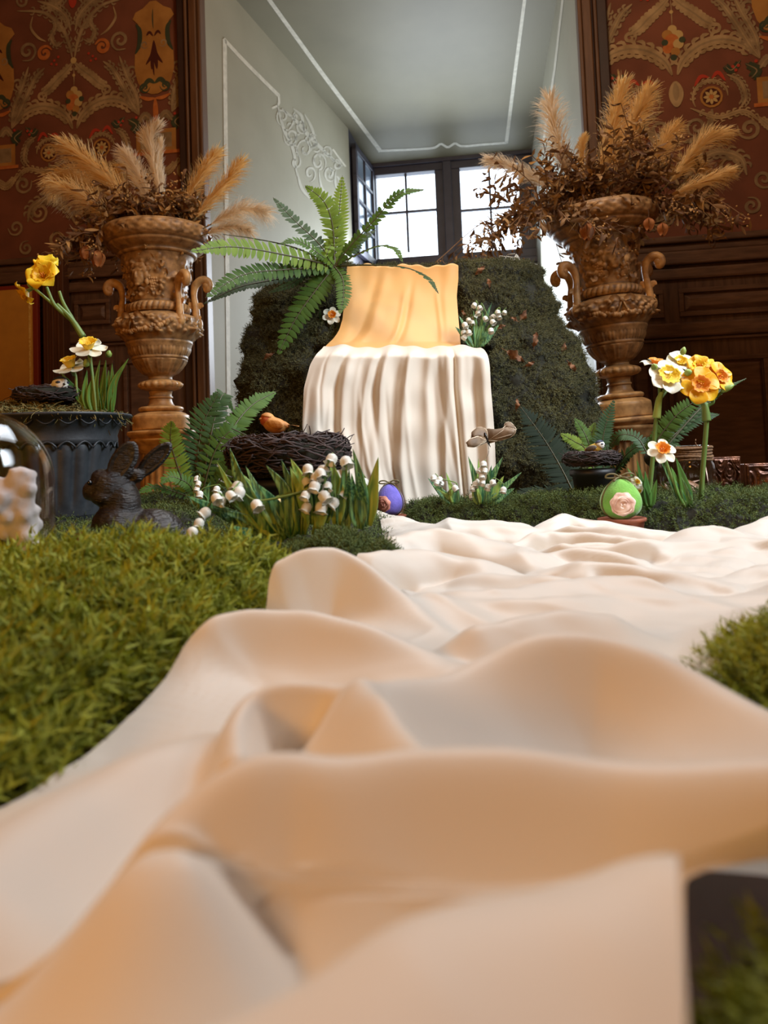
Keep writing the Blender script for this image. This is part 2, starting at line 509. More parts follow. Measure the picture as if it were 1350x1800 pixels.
# niche walls and ceiling as slabs with thickness outward
def nslab(name, a, b, z0, z1, m, out):
    """vertical slab between wall-coordinate points a and b, thickened towards out"""
    a = np.array(a); b = np.array(b); d = b - a; n = np.array([-d[1], d[0]]) / np.hypot(*d) * 0.1
    if np.dot(n, out) < 0: n = -n
    V = [(*a, z0), (*b, z0), (*b, z1), (*a, z1), (*(a + n), z0), (*(b + n), z0), (*(b + n), z1), (*(a + n), z1)]
    mb = MB(); mb.add(wl(V), [(0, 1, 2, 3), (7, 6, 5, 4), (0, 4, 5, 1), (1, 5, 6, 2), (2, 6, 7, 3), (3, 7, 4, 0)])
    o = mb.build(name, m, smooth=False); o['kind'] = 'structure'
    return o


niche_l = nslab('wall_niche_left', (sL, 0), (sL1, T1), FLOOR_Z, CEIL_F + .02, M['plaster'], (-1, 0))
nslab('wall_niche_left_reveal', (sL1, T1), (sL2, T2), FLOOR_Z, CEIL_F, M['win'], (-1, 0))
niche_r = nslab('wall_niche_right', (sR, 0), (sR2, T2), FLOOR_Z, CEIL_F + .02, M['plaster'], (1, 0))
mb = MB()
cz_ = lambda t: CEIL_F + (CEIL_Z - CEIL_F) * t / T2
V = [(sL - .1, 0, cz_(0)), (sR + .1, 0, cz_(0)), (sR2 + .1, T2 + .1, cz_(T2 + .1)), (sL2 - .2, T2 + .1, cz_(T2 + .1)), (sL1 - .2, T1, cz_(T1))]
V = V + [(x, y, z + .1) for x, y, z in V]
mb.add(wl(V), [(0, 1, 2, 3, 4), (9, 8, 7, 6, 5)] + [(i, (i + 1) % 5, (i + 1) % 5 + 5, i + 5) for i in range(5)])
niche_c = mb.build('ceiling_niche', M['plaster_c'], smooth=False); niche_c['kind'] = 'structure'

# ------------------------------------------------ the window at the end of the niche
_, zw_top = hit(790, 283, T2); _, zw_bot = hit(790, 462, T2)
win = thing('window_1', wl([(0.5 * (sL2 + sR2), T2, zw_bot)])[0], None, None); win['kind'] = 'structure'


def rect(px0, py0, px1, py1):
    a, z1 = hit(px0, 0.5 * (py0 + py1), T2); b, _ = hit(px1, 0.5 * (py0 + py1), T2)
    _, zt = hit(0.5 * (px0 + px1), py0, T2); _, zb = hit(0.5 * (px0 + px1), py1, T2)
    return a, b, zb, zt


lights = [rect(663, 305, 767, 443), rect(811, 297, 914, 439)]
zt = max(r[3] for r in lights); zb = min(r[2] for r in lights)
fr = MB()
D0, D1 = T2 - 0.02, T2 + 0.07
fr.box((sL2 - .05, D0, zt), (sR2 + .05, D1, CEIL_Z), 0, wl)
fr.box((sL2 - .05, D0 - .03, FLOOR_Z), (sR2 + .05, D1, zb - 0.02), 0, wl)
fr.box((sL2 - .05, D0, zb - .02), (lights[0][0], D1, zt), 0, wl)
fr.box((lights[0][1], D0, zb - .02), (lights[1][0], D1, zt), 0, wl)
fr.box((lights[1][1], D0, zb - .02), (sR2 + .05, D1, zt), 0, wl)
cm = 0.5 * (lights[0][1] + lights[1][0])
fr.box((cm - .035, D0 - .03, zb - .06), (cm + .035, D0 + .02, zt + .06), 0, wl)
fr.box((sL2 - .05, D0 - .05, zb - .14), (sR2 + .05, D0 + .01, zb - .09), 0, wl)
fr.box((sL2 - .05, D0 - .03, zt + .06), (sR2 + .05, D0 + .01, zt + .10), 0, wl)
bevel(fr.build('window_frame', M['win'], win), 0.006)
for (a, b, z0, z1) in lights:
    xm = a + (b - a) * 0.505; zm = z0 + (z1 - z0) * 0.515
    bevel(MB().box((xm - .009, T2, z0), (xm + .009, T2 + .035, z1), 0, wl).build('glazing_bar', M['win'], win), 0.003)
    bevel(MB().box((a, T2 + .001, zm - .009), (b, T2 + .034, zm + .009), 0, wl).build('glazing_bar', M['win'], win), 0.003)
    for (xa, xb) in ((a, xm - .009), (xm + .009, b)):
        for (za, zc) in ((z0, zm - .009), (zm + .009, z1)):
            MB().box((xa, T2 + .016, za), (xb, T2 + .020, zc), 0, wl).build('pane', M['pane'], win, smooth=False)

# an inner casement folded open against the left reveal
leaf = thing('window_2', wl([(sL1, T1, zb)])[0], None, None); leaf['kind'] = 'structure'
A = np.array([sL1, T1]); B = np.array([sL2, T2]); AB = B - A; ABl = np.hypot(*AB); ABn = np.array([AB[1], -AB[0]]) / ABl


def lf(V):
    V = np.asarray(V, float)
    q = A + V[:, 0:1] * AB / ABl + V[:, 1:2] * ABn
    return wl(np.column_stack([q, V[:, 2]]))


l0, l1 = 0.05 * ABl, 0.93 * ABl
ztl, zbl = zt + .06, zb - .10
lm = MB()
for (x0, x1, z0, z1) in ((l0, l0 + .05, zbl, ztl), (l1 - .05, l1, zbl, ztl), (l0, l1, ztl - .05, ztl), (l0, l1, zbl, zbl + .06)):
    lm.box((x0, 0.01, z0), (x1, 0.045, z1), 0, lf)
bevel(lm.build('window_frame', M['win'], leaf), 0.004)
lx = 0.5 * (l0 + l1)
M['pane_sky'] = mat('sky_tinted_glass', S(150, 168, 190), 0.12, S(120, 140, 166), 2, spec=0.8)  # sky reflection put into the pane colour
bevel(MB().box((lx - .012, .012, zbl), (lx + .012, .042, ztl), 0, lf).build('glazing_bar', M['win'], leaf), 0.003)
for k in range(4):
    z0 = zbl + .06 + (ztl - zbl - .11) * k / 4; z1 = zbl + .06 + (ztl - zbl - .11) * (k + 1) / 4
    if k:
        bevel(MB().box((l0, .013, z0 - .012), (l1, .041, z0 + .012), 0, lf).build('glazing_bar', M['win'], leaf), 0.003)
    MB().box((l0 + .04, .024, z0), (lx - .01, .030, z1), 0, lf).build('pane', M['pane_sky'], leaf, smooth=False)
    MB().box((lx + .01, .024, z0), (l1 - .04, .030, z1), 0, lf).build('pane', M['pane_sky'], leaf, smooth=False)

# ------------------------------------------------ painted lines and arabesque of the niche


def flat_ribbon(mb, pts2, w, fn, m=0):
    """a flat band along 2-D pts mapped to the wall by fn"""
    p = np.asarray(pts2, float)
    w = np.broadcast_to(np.asarray(w, float), (len(p),))
    t = nrm(np.gradient(p, axis=0)); n = np.stack([-t[:, 1], t[:, 0]], 1)
    L = p + n * w[:, None] / 2; R = p - n * w[:, None] / 2
    G = np.stack([fn(L), fn(R)], 1)
    mb.grid(G, m)


nl_p = wl([(sL, 0, 0)])[0]; nl_d = nrm(wl([(sL1, T1, 0)])[0] - nl_p); nl_n = np.array([nl_d[1], -nl_d[0], 0])
def on_left(px):
    return np.array([ray_plane(x, y, nl_p + nl_n * 0.002, nl_n) for x, y in px])
def on_ceil(px):
    c0 = wl([(0, 0, CEIL_F - .002)])[0]; n_ = nrm(np.cross(WS, wl([(0, T2, CEIL_Z - .002)])[0] - c0))
    return np.array([ray_plane(x, y, c0, n_) for x, y in px])
nr_p = wl([(sR, 0, 0)])[0]; nr_d = nrm(wl([(sR2, T2, 0)])[0] - nr_p); nr_n = np.array([-nr_d[1], nr_d[0], 0])
def on_right(px):
    return np.array([ray_plane(x, y, nr_p + nr_n * 0.002, nr_n) for x, y in px])


mb = MB()
flat_ribbon(mb, cr([(403, 780), (400, 500), (397, 250), (395, 70)], 8), 7, on_left)
flat_ribbon(mb, cr([(393, 68), (430, 108), (490, 168)], 6), 6, on_left)
flat_ribbon(mb, cr([(490, 166), (490, 184), (478, 190)], 6), 4, on_left)
flat_ribbon(mb, cr([(585, 262), (600, 283), (608, 293)], 4), 3, on_left)
o = mb.build('trim_1', M['line'], smooth=False); o['kind'] = 'structure'
mb = MB()
flat_ribbon(mb, [(462, -16), (565, 127), (669, 266)], 7, on_ceil)
flat_ribbon(mb, cr([(668, 265), (720, 263), (762, 260), (775, 253), (787, 259), (800, 252), (812, 257), (850, 254), (890, 251)], 24), 4, on_ceil)
flat_ribbon(mb, [(890, 252), (905, 130), (924, -14)], 6, on_ceil)
o = mb.build('trim_2', M['line'], smooth=False); o['kind'] = 'structure'
mb = MB()
flat_ribbon(mb, [(955, 250), (975, 120), (990, -10)], 4, on_right)
o = mb.build('trim_3', M['line'], smooth=False); o['kind'] = 'structure'


def spiral(cx, cy, r0, r1, a0, turns, n=40):
    a = np.radians(a0) + np.linspace(0, turns * 2 * math.pi, n); r = np.linspace(r0, r1, n)
    return np.stack([cx + r * np.cos(a), cy + r * np.sin(a)], 1)


def taper(n, w, a=0.15):
    u = np.linspace(0, 1, n)
    return w * (a + (1 - a) * np.sin(math.pi * u) ** 0.7)


mb = MB()
R2 = np.random.RandomState(3)
for (cx, cy, r, a0, tr) in ((497, 205, 12, 90, 1.3), (512, 240, 14, 200, -1.4), (530, 222, 11, 0, 1.3), (536, 262, 15, 120, 1.4), (552, 250, 10, 300, -1.2),
                            (560, 285, 14, 60, -1.4), (576, 268, 9, 180, 1.2), (580, 305, 11, 30, 1.4), (520, 285, 10, 260, 1.2), (545, 305, 11, 90, -1.2), (592, 290, 8, 200, 1.2)):
    sp = spiral(cx, cy, r, 2, a0, tr, 26); sp[:, 1] = cy + (sp[:, 1] - cy) * 1.35
    flat_ribbon(mb, sp, taper(26, 4), on_left)
for (pts, wd) in (([(487, 180), (498, 225), (515, 262), (522, 310)], 6), ([(495, 190), (520, 212), (540, 235), (566, 262), (598, 290)], 7), ([(515, 190), (530, 205), (535, 235)], 5),
                  ([(518, 195), (516, 215), (505, 232)], 4), ([(535, 200), (548, 225), (555, 250)], 5), ([(522, 300), (530, 330), (545, 350)], 5), ([(560, 300), (566, 330), (580, 345)], 4), ([(590, 300), (590, 325), (600, 340)], 4)):
    flat_ribbon(mb, cr(pts, 14), taper(14, wd), on_left)
for k in range(26):
    u = R2.rand(); x = 497 + 95 * u + R2.randn() * 8; y = 205 + 88 * u + R2.randn() * 16; a = R2.rand() * 6.28; l = 7 + 6 * R2.rand()
    flat_ribbon(mb, cr([(x, y), (x + l * .5 * math.cos(a), y + l * .6 * math.sin(a)), (x + l * math.cos(a + .5), y + l * math.sin(a + .5))], 7), taper(7, 3.6), on_left)
tag(mb.build('painted_arabesque', M['line_soft'], niche_l, smooth=False), kind='stuff')

# ------------------------------------------------ wooden casings either side of the niche
def casing(name, s0, s1, flip):
    t = thing(name, wl([(s0, 0, FLOOR_Z)])[0], None, None); t['kind'] = 'structure'
    wdt = s1 - s0
    bands = [(0, .36, .05, 'casing_dark'), (.36, .48, .075, 'casing'), (.48, .56, .06, 'casing_dark'), (.56, .86, .08, 'casing'), (.86, 1.0, .065, 'casing')]
    for k, (a, b, dep, mm) in enumerate(bands):
        if flip: a, b = 1 - b, 1 - a
        bevel(MB().box((s0 + a * wdt, -dep, FLOOR_Z), (s0 + b * wdt, 0.02, ROOM_Z), 0, wl).build('casing_moulding', M[mm], t), 0.006)


s318, _ = hit(320, 200); s1068, _ = hit(1068, 100)
casing('trim_4', s318, sL + 0.003, False)
casing('trim_5', sR - 0.003, s1068, True)

# ------------------------------------------------ printed wallpaper ornament (flat print laid on the wall)
def ornament(axis_px, y_off, k, s_lim, z_lim, parent, name):
    s0, z0 = hit(axis_px, 0)
    mb = MB()

    def fn(p):
        V = np.zeros((len(p), 3))
        V[:, 0] = np.clip(s0 + (p[:, 0]) * k, *s_lim); V[:, 2] = np.clip(z0 - (p[:, 1] + y_off) * k, *z_lim)
        V[:, 1] = -0.0012 - LAY[0]
        return wl(V)
    LAY = [0.0]

    def poly(pts, m):
        LAY[0] += 2e-6
        p = np.asarray(pts, float); v = fn(p)
        mb.add(v, [tuple(range(len(v)))], m)

    def rib(pts, wd, m, leaf=0, n=26, a=0.15):
        LAY[0] += 2e-6
        c = cr(pts, n); flat_ribbon(mb, c, taper(n, wd, a), fn, m)
        if leaf:
            t = nrm(np.gradient(c, axis=0))
            for i in range(3, n - 3, 2):
                for sd in (-1, 1):
                    nn = np.array([-t[i, 1], t[i, 0]]) * sd; l = leaf * (0.6 + 0.5 * math.sin(math.pi * i / n))
                    q = cr([c[i] + nn * wd * .25, c[i] + nn * (wd * .25 + l * .55) + t[i] * l * .35, c[i] + nn * l * .7 + t[i] * l * 1.0], 6)
                    LAY[0] += 2e-7; flat_ribbon(mb, q, taper(6, wd * .42), fn, m)
            LAY[0] += 2e-6; flat_ribbon(mb, c, taper(n, wd * .22), fn, 1 if m == 0 else 0)

    def circ(cx, cy, r, m, n=14):
        a = np.arange(n) * 2 * math.pi / n
        poly(np.stack([cx + r * np.cos(a), cy + r * np.sin(a)], 1), m)

    P0 = 314.0
    for rep in (-2, -1, 0, 1, 2):
        for vr in (-1, 0):
            oy = vr * 470.0
            for mi in (1, -1):
                X = lambda pts: [(rep * P0 + mi * x, y + oy) for x, y in pts]
                rib(X([(2, 112), (8, 85), (24, 48), (58, 18), (112, 8)]), 8, 0, 10)
                rib(X([(4, 60), (14, 30), (38, 8), (70, -6)]), 10, 0, 10)
                rib(X([(0, 118), (16, 135), (34, 150), (50, 165), (68, 174)]), 13, 1, 8)
                rib(X([(40, 28), (34, 48), (44, 66), (34, 84), (20, 78)]), 7, 0, 6)
                rib(X([(4, 245), (14, 222), (38, 203), (70, 196), (100, 206), (126, 232)]), 15, 1, 14)
                rib(X([(126, 232), (121, 196), (103, 155), (90, 118)]), 9, 0, 9)
                rib(X([(126, 232), (112, 208), (94, 172), (76, 140), (58, 124)]), 10, 0, 9)
                rib(X([(80, 22), (84, 44), (70, 64), (54, 74)]), 5, 1, 0)
                for (cx, cy, r, a0, tr, wd, m) in ((92, 88, 20, 60, 1.6, 6, 0), (57, 96, 15, 200, 1.5, 8, 7), (22, 46, 17, 0, -1.4, 5, 0), (64, 178, 10, 120, 1.4, 5, 1), (112, 150, 13, 90, -1.4, 5, 0), (74, 395, 20, 10, 1.7, 6, 1),
                                                   (28, 330, 16, 90, 1.5, 5, 0), (104, 340, 18, 200, -1.6, 6, 0), (120, 420, 16, 0, 1.5, 5, 0), (40, 450, 18, 120, 1.5, 6, 1), (100, 460, 14, 250, 1.5, 5, 0)):
                    sp = spiral(cx, cy, r, 2, a0, tr, 34); rib(X(sp[::3]), wd, m, 0, 34, .3)
                circ(rep * P0 + mi * 52, 285 + oy, 17, 3); circ(rep * P0 + mi * 52, 285 + oy, 13.5, 4)
                for q in range(8):
                    a = q * math.pi / 4
                    rib(X([(52 + 3 * math.cos(a), 285 + 3 * math.sin(a)), (52 + 7 * math.cos(a), 285 + 7 * math.sin(a)), (52 + 12 * math.cos(a), 285 + 12 * math.sin(a))]), 5, 6, 0, 5)
                circ(rep * P0 + mi * 52, 285 + oy, 3.5, 7)
                sp = spiral(52, 285, 28, 24, 150, .62, 20); rib(X(sp[::2]), 5, 1, 5)
                rib(X([(28, 266), (38, 252), (50, 254)]), 6, 2); rib(X([(54, 256), (64, 248), (74, 262)]), 6, 2)
                rib(X([(76, 252), (94, 264), (102, 290), (94, 306)]), 7, 0, 7)
                rib(X([(52, 304), (46, 330), (28, 348), (6, 352)]), 12, 0, 0)
                rib(X([(20, 300), (60, 318), (98, 312), (122, 332)]), 7, 1, 7)
                rib(X([(0, 425), (20, 392), (54, 372), (88, 384), (96, 412)]), 11, 0, 12)
                rib(X([(10, 440), (24, 470), (60, 482)]), 9, 0, 10)
                rib(X([(98, 232), (84, 246), (74, 238)]), 6, 5, 5); rib(X([(104, 238), (120, 250), (112, 262)]), 9, 5, 6)
                for (cx, cy) in ((86, 241), (90, 247), (94, 240), (38, 112), (44, 118), (34, 120), (30, 106), (120, 236)): circ(rep * P0 + mi * cx, cy + oy, 2.6, 2, 8)
                # half of the ochre cartouche
                cx0 = 157
                hw = [(22, 6), (34, 20), (40, 34), (52, 40), (62, 30), (72, 25), (108, 26), (118, 37), (150, 38), (172, 32), (188, 22), (196, 6)]
                pl = [(cx0 - b, a) for a, b in hw] + [(cx0, 196), (cx0, 22)]
                poly(X(pl)[::mi], 3)
                rib(X([(cx0 - 34, 62), (cx0 - 27, 75), (cx0 - 28, 100), (cx0 - 36, 118)]), 9, 5)
                rib(X([(cx0 - 26, 186), (cx0 - 12, 170), (cx0, 176)]), 9, 5)
                rib(X(spiral(cx0 - 20, 182, 11, 2, 0, 1.4, 20)[::2]), 4, 5, 0, 24)
                rib(X([(cx0, 96), (cx0 - 4, 122), (cx0 - 16, 140)]), 7, 4); rib(X([(cx0, 100), (cx0 - 3, 130), (cx0 - 5, 150)]), 8, 4)
                rib(X([(cx0 - 1, 88), (cx0 - 8, 80), (cx0 - 14, 86)]), 5, 4); rib(X(spiral(cx0 - 18, 102, 8, 2, 30, 1.2, 16)[::2]), 3, 0, 0, 20)
                rib(X([(cx0 - 30, 198), (cx0 - 14, 204), (cx0, 204)]), 7, 7); rib(X([(cx0 - 32, 248), (cx0 - 20, 234), (cx0 - 8, 246)]), 9, 0, 5)
                poly(X([(cx0 - 38, 262), (cx0, 262), (cx0, 302), (cx0 - 38, 302)])[::mi], 3); poly(X([(cx0 - 30, 269), (cx0, 269), (cx0, 296), (cx0 - 30, 296)])[::mi], 0)
                poly(X([(cx0 - 44, 302), (cx0, 302), (cx0, 308), (cx0 - 44, 308)])[::mi], 7)
                rib(X([(cx0 - 40, 322), (cx0 - 20, 340), (cx0, 330)]), 8, 1, 7)
            x0 = rep * P0
            for (dx, dy, r, m) in ((0, 172, 7, 6), (-8, 180, 8, 3), (8, 182, 8, 6), (-2, 190, 11, 7), (8, 196, 8, 6), (-8, 202, 8, 7), (3, 208, 7, 3), (-12, 192, 5, 5), (14, 190, 5, 5), (0, 217, 5, 5)): circ(x0 + dx, dy + oy, r, m)
            circ(x0, 116 + oy, 6, 6); rib([(x0, 122 + oy), (x0 + .5, 145 + oy), (x0, 166 + oy)], 1.6, 1); circ(x0, 144 + oy, 3, 6)
            rib([(x0, -12 + oy), (x0 + .4, 2 + oy), (x0, 16 + oy)], 16, 2)
            rib([(x0, 255 + oy), (x0 + .4, 275 + oy), (x0, 296 + oy)], 22, 1); rib([(x0, 258 + oy), (x0 + .4, 272 + oy), (x0, 286 + oy)], 10, 0)
            rib([(x0, 312 + oy), (x0 + .4, 360 + oy), (x0, 420 + oy)], 2, 1)
            for q in range(5): circ(x0, 372 + q * 12 + oy, 3.2 - .3 * q, 6, 8)
            rib([(x0 + 157, 204 + oy), (x0 + 157.4, 228 + oy), (x0 + 157, 254 + oy)], 10, 7); circ(x0 + 157, 258 + oy, 5, 7)
            rib([(x0 + 157, 36 + oy), (x0 + 157.3, 55 + oy), (x0 + 157, 74 + oy)], 6, 5)
            rib([(x0 + 157, 128 + oy), (x0 + 157.3, 145 + oy), (x0 + 157, 162 + oy)], 8, 4)
    # drop the faces that were clamped away at the wall's edge
    V = np.vstack(mb.v); keepf, keepm = [], []
    for f, m in zip(mb.f, mb.m):
        q = V[list(f)]; e1 = q[1] - q[0]; ar = 0
        for i in range(1, len(f) - 1): ar += np.linalg.norm(np.cross(q[i] - q[0], q[i + 1] - q[0]))
        if ar > 1e-8: keepf.append(f); keepm.append(m)
    mb.f, mb.m = keepf, keepm
    tag(mb.build(name, ORN, parent, smooth=False), kind='stuff')


kL = 2.98e-3
ornament(128, 0, kL, (hit(-60, 200)[0], s318 + 0.01), (zdadoL, hit(100, -50)[1]), wl_left, 'wallpaper_print')
ornament(1178, -117 * 1.06, kL * 1.06, (s1068 - 0.01, hit(1420, 200)[0]), (zdadoR, hit(1200, -60)[1]), wl_right, 'wallpaper_print')

# ------------------------------------------------ wainscot
def zz(px, py): return hit(px, py)[1]


def wbox(name, s0, s1, z0, z1, dep, m, parent, bv=0.004, d0=0.0):
    return bevel(MB().box((s0, -dep, z0), (s1, 0.005 - d0, z1), 0, wl).build(name, m, parent), bv)


def raised_panel(s0, s1, z0, z1, parent, d=0.03, fr_w=0.022, fld=0.05):
    """moulded frame round a recessed bed with a bevelled raised field"""
    p = MB()
    for (a, b, c, e) in ((s0, s1, z1 - fr_w, z1), (s0, s1, z0, z0 + fr_w), (s0, s0 + fr_w, z0 + fr_w, z1 - fr_w), (s1 - fr_w, s1, z0 + fr_w, z1 - fr_w)):
        p.box((a, -d - .016, c), (b, -d + .01, e), 0, wl)
    a0, a1, c0, c1 = s0 + fr_w, s1 - fr_w, z0 + fr_w, z1 - fr_w
    f = min(fld, 0.3 * (c1 - c0))
    lo = [(a0, -d + .004, c0), (a1, -d + .004, c0), (a1, -d + .004, c1), (a0, -d + .004, c1)]
    hi = [(a0 + f, -d - .014, c0 + f), (a1 - f, -d - .014, c0 + f), (a1 - f, -d - .014, c1 - f), (a0 + f, -d - .014, c1 - f)]
    p.add(wl(lo + hi), [(0, 1, 5, 4), (1, 2, 6, 5), (2, 3, 7, 6), (3, 0, 4, 7), (4, 5, 6, 7)])
    return bevel(p.build('panel', M['wood_h'], parent), 0.003)


def wainscot(name, s0, s1, zs, cols_f, cols_p, low=True):
    """zs: heights of top, cap 1, cap 2, cap 3, light rail top/bottom, frieze panel top/bottom, mid rail top/bottom, lower panel top"""
    t = thing(name, wl([(s0, 0, FLOOR_Z)])[0], None, None); t['kind'] = 'structure'
    wbox('backing', s0, s1, FLOOR_Z, zs[0] - .01, 0.03, M['wood'], t)
    wbox('cap_moulding', s0, s1, zs[1], zs[0], 0.075, M['wood_h'], t, .008)
    wbox('cap_moulding', s0, s1, zs[2], zs[1], 0.055, M['wood_h'], t, .008)
    wbox('cap_moulding', s0, s1, zs[3], zs[2], 0.068, M['wood_h'], t, .008)
    wbox('rail', s0, s1, zs[5], zs[4], 0.05, M['wood_h'], t, .012)
    wbox('rail', s0, s1, zs[9], zs[8], 0.052, M['wood_h'], t, .010)
    wbox('rail', s0, s1, zs[9] - .018, zs[9] - .006, 0.044, M['wood_h'], t, .004)
    for a, b in cols_f: raised_panel(a, b, zs[7], zs[6], t)
    for a, b in cols_p: raised_panel(a, b, FLOOR_Z + .22, zs[10], t, .03, .022, .02)
    wbox('skirting', s0, s1, FLOOR_Z, FLOOR_Z + .16, 0.055, M['wood_h'], t, .008)
    return t


zsR = [zz(1250, y) for y in (417, 429, 443, 466, 470, 491, 507, 556, 566, 592, 628)]
h = lambda x, y=600: hit(x, y)[0]
wainscot('trim_6', s1068, 4.0, zsR, [(h(1104, 530), h(1163, 530)), (h(1190, 530), h(1190, 530) + 1.1)], [(h(1098), h(1147)), (h(1167), h(1343)), (h(1343) + .06, h(1343) + .6)])
zsL = [z + (zdadoL - zdadoR) * 1.0 for z in zsR]
wainscot('trim_7', -4.0, s318, zsL, [(h(138, 560), h(200, 560)), (h(215, 560), h(300, 560)), (h(-400, 560), h(120, 560))], [(h(145), h(205)), (h(222), h(305)), (h(20), h(128)), (h(-200), h(5))])

# the mustard panelled board with a red edge on the left
bd = thing('folding_screen', wl([(h(20), -.12, FLOOR_Z)])[0], 'mustard yellow panel with red edge standing before the left wainscot behind the black pot', 'screen')
bz = zz(40, 516)
bevel(MB().box((h(-160), -.14, FLOOR_Z), (h(93), -.115, bz + .012), 0, wl).build('frame', M['red_edge'], bd), .003)
bevel(MB().box((h(-150), -.15, FLOOR_Z + .05), (h(85), -.139, bz - .012), 0, wl).build('panel', M['mustard'], bd), .003)
bevel(MB().box((h(80), -.153, FLOOR_Z + .05), (h(83), -.149, bz - .012), 0, wl).build('gilt_line', M['brass'], bd), .0005)
bb = thing('wooden_pilaster', wl([(h(110), -.08, FLOOR_Z)])[0], 'reddish brown upright board at the right side of the mustard panel', 'board')
bevel(MB().box((h(97), -.115, FLOOR_Z), (h(133), -.052, zz(110, 464)), 0, wl).build('board', M['brown_board'], bb), .004)
for x in (104, 113, 123):
    bevel(MB().box((h(x), -.122, FLOOR_Z), (h(x + 3), -.114, zz(110, 480)), 0, wl).build('bead', M['brown_board'], bb), .002)
# ================================================================== table
tbl = thing('table', (0, 1.0, FLOOR_Z), 'reddish brown wooden table under the moss and the cream cloth', 'table')
bevel(MB().box((-1.35, -0.55, -0.04), (1.35, 2.72, -0.001)).build('tabletop', M['table'], tbl), 0.006)
bevel(MB().box((-1.25, -0.45, -0.14), (1.25, 2.62, -0.04)).build('apron', M['table'], tbl), 0.004)
for x in (-1.2, 1.2):
    for y in (-0.4, 2.57):
        mb = MB(); mb.lathe([(0.0, 0), (.025, 0), (.03, .02), (.022, .06), (.034, .3), (.04, .5), (.028, .54), (.044, .58), (.044, .66), (0, .66)], (x, y, FLOOR_Z), 16)
        mb.build('leg', M['table'], tbl)


# ================================================================== the cream cloth running down the table
RID = []


def lean_(y):
    """how far the folds roll over towards the front"""
    return np.interp(y, [.15, .3, .5, .8, 1.4], [.05, .15, .35, .55, .5])


def ridge(pts, wf, wb):
    c = cr(PL(pts), 70)
    RID.append((c[:, 0], c[:, 1] + lean_(c[:, 1]) * c[:, 2], np.maximum(c[:, 2], 0.004), wf * (1.05 if c[:, 1].mean() < .74 else 1.7), wb * (1.0 if c[:, 1].mean() < .74 else 1.7)))


# nearest folds first: (px, py, distance), front width, back width
ridge([(330, 1860, .128), (560, 1752, .135), (740, 1640, .145), (900, 1605, .15), (1010, 1580, .152), (1110, 1545, .155), (1180, 1530, .155)], .10, .016)
ridge([(285, 1530, .20), (315, 1450, .212), (370, 1385, .218), (440, 1345, .222), (510, 1335, .225), (600, 1345, .225), (740, 1330, .228), (900, 1332, .228), (1050, 1352, .225), (1180, 1362, .22), (1400, 1350, .215)], .034, .020)
ridge([(-60, 1530, .24), (30, 1455, .262), (150, 1388, .29), (250, 1332, .31), (368, 1300, .335)], .040, .030)
ridge([(418, 1330, .29), (416, 1280, .31), (440, 1234, .325), (490, 1211, .33), (560, 1212, .33), (622, 1228, .325)], .012, .018)
ridge([(636, 1224, .315), (668, 1240, .295), (700, 1285, .275), (742, 1332, .255)], .030, .018)
ridge([(640, 1226, .32), (700, 1208, .335), (770, 1200, .35), (840, 1168, .365), (910, 1132, .375), (970, 1119, .38), (1050, 1124, .38), (1130, 1150, .37), (1220, 1192, .355), (1350, 1262, .33), (1450, 1310, .32)], .036, .020)
ridge([(210, 1340, .40), (280, 1235, .455), (330, 1150, .49), (374, 1098, .505), (420, 1084, .515), (480, 1078, .52), (560, 1081, .52), (650, 1102, .51), (720, 1138, .50), (800, 1180, .48)], .030, .020)
ridge([(400, 1010, .66), (440, 1000, .655), (482, 996, .65), (530, 973, .655), (590, 971, .66), (640, 994, .655), (700, 1048, .64), (760, 1108, .60), (810, 1150, .56)], .030, .018)
ridge([(690, 1050, .66), (800, 1060, .68), (900, 1040, .70), (980, 1024, .71), (1060, 1021, .71), (1130, 1029, .70), (1200, 1052, .69), (1270, 1064, .68), (1350, 1056, .68), (1450, 1040, .68)], .060, .028)
ridge([(840, 1108, .52), (960, 1085, .54), (1060, 1090, .55)], .03, .03)
ridge([(1270, 1160, .49), (1310, 1110, .55), (1350, 1070, .62)], .03, .03)
ridge([(640, 990, .82), (690, 980, .84), (760, 974, .86), (820, 982, .86), (870, 1000, .84), (930, 1036, .81)], .030, .022)
ridge([(650, 985, .92), (690, 958, .97), (750, 938, 1.0), (800, 940, 1.0), (860, 958, .98), (920, 975, .95), (970, 995, .92), (1000, 1010, .90)], .032, .026)
ridge([(655, 902, 1.55), (690, 912, 1.40), (740, 925, 1.28), (800, 921, 1.22), (870, 919, 1.2), (930, 930, 1.18), (980, 955, 1.12), (1020, 985, 1.05), (1040, 1000, 1.0)], .045, .03)
ridge([(956, 940, 1.30), (962, 920, 1.33), (985, 909, 1.35), (1020, 914, 1.35), (1080, 926, 1.32), (1130, 936, 1.30), (1190, 948, 1.26)], .022, .022)
ridge([(960, 952, 1.20), (1000, 946, 1.22), (1050, 952, 1.20), (1075, 965, 1.18)], .018, .018)
ridge([(1070, 968, 1.12), (1080, 945, 1.16), (1110, 931, 1.18), (1150, 934, 1.18), (1200, 950, 1.14)], .016, .018)
ridge([(1040, 992, 1.0), (1090, 982, 1.02), (1140, 988, 1.0)], .02, .02)
ridge([(1150, 1005, .96), (1185, 960, 1.0), (1215, 938, 1.02), (1265, 934, 1.03), (1310, 950, 1.0)], .04, .026)
ridge([(1265, 1000, .90), (1290, 968, .96), (1320, 945, 1.03), (1360, 912, 1.12), (1450, 890, 1.2)], .018, .03)
ridge([(1015, 1012, .84), (1040, 1007, .86), (1070, 1012, .86), (1110, 1024, .83)], .016, .016)
ridge([(1190, 1045, .76), (1215, 1024, .79), (1235, 1020, .80), (1270, 1040, .78), (1310, 1066, .74)], .02, .018)
ridge([(1310, 1062, .76), (1340, 1035, .8), (1380, 1015, .82)], .02, .02)
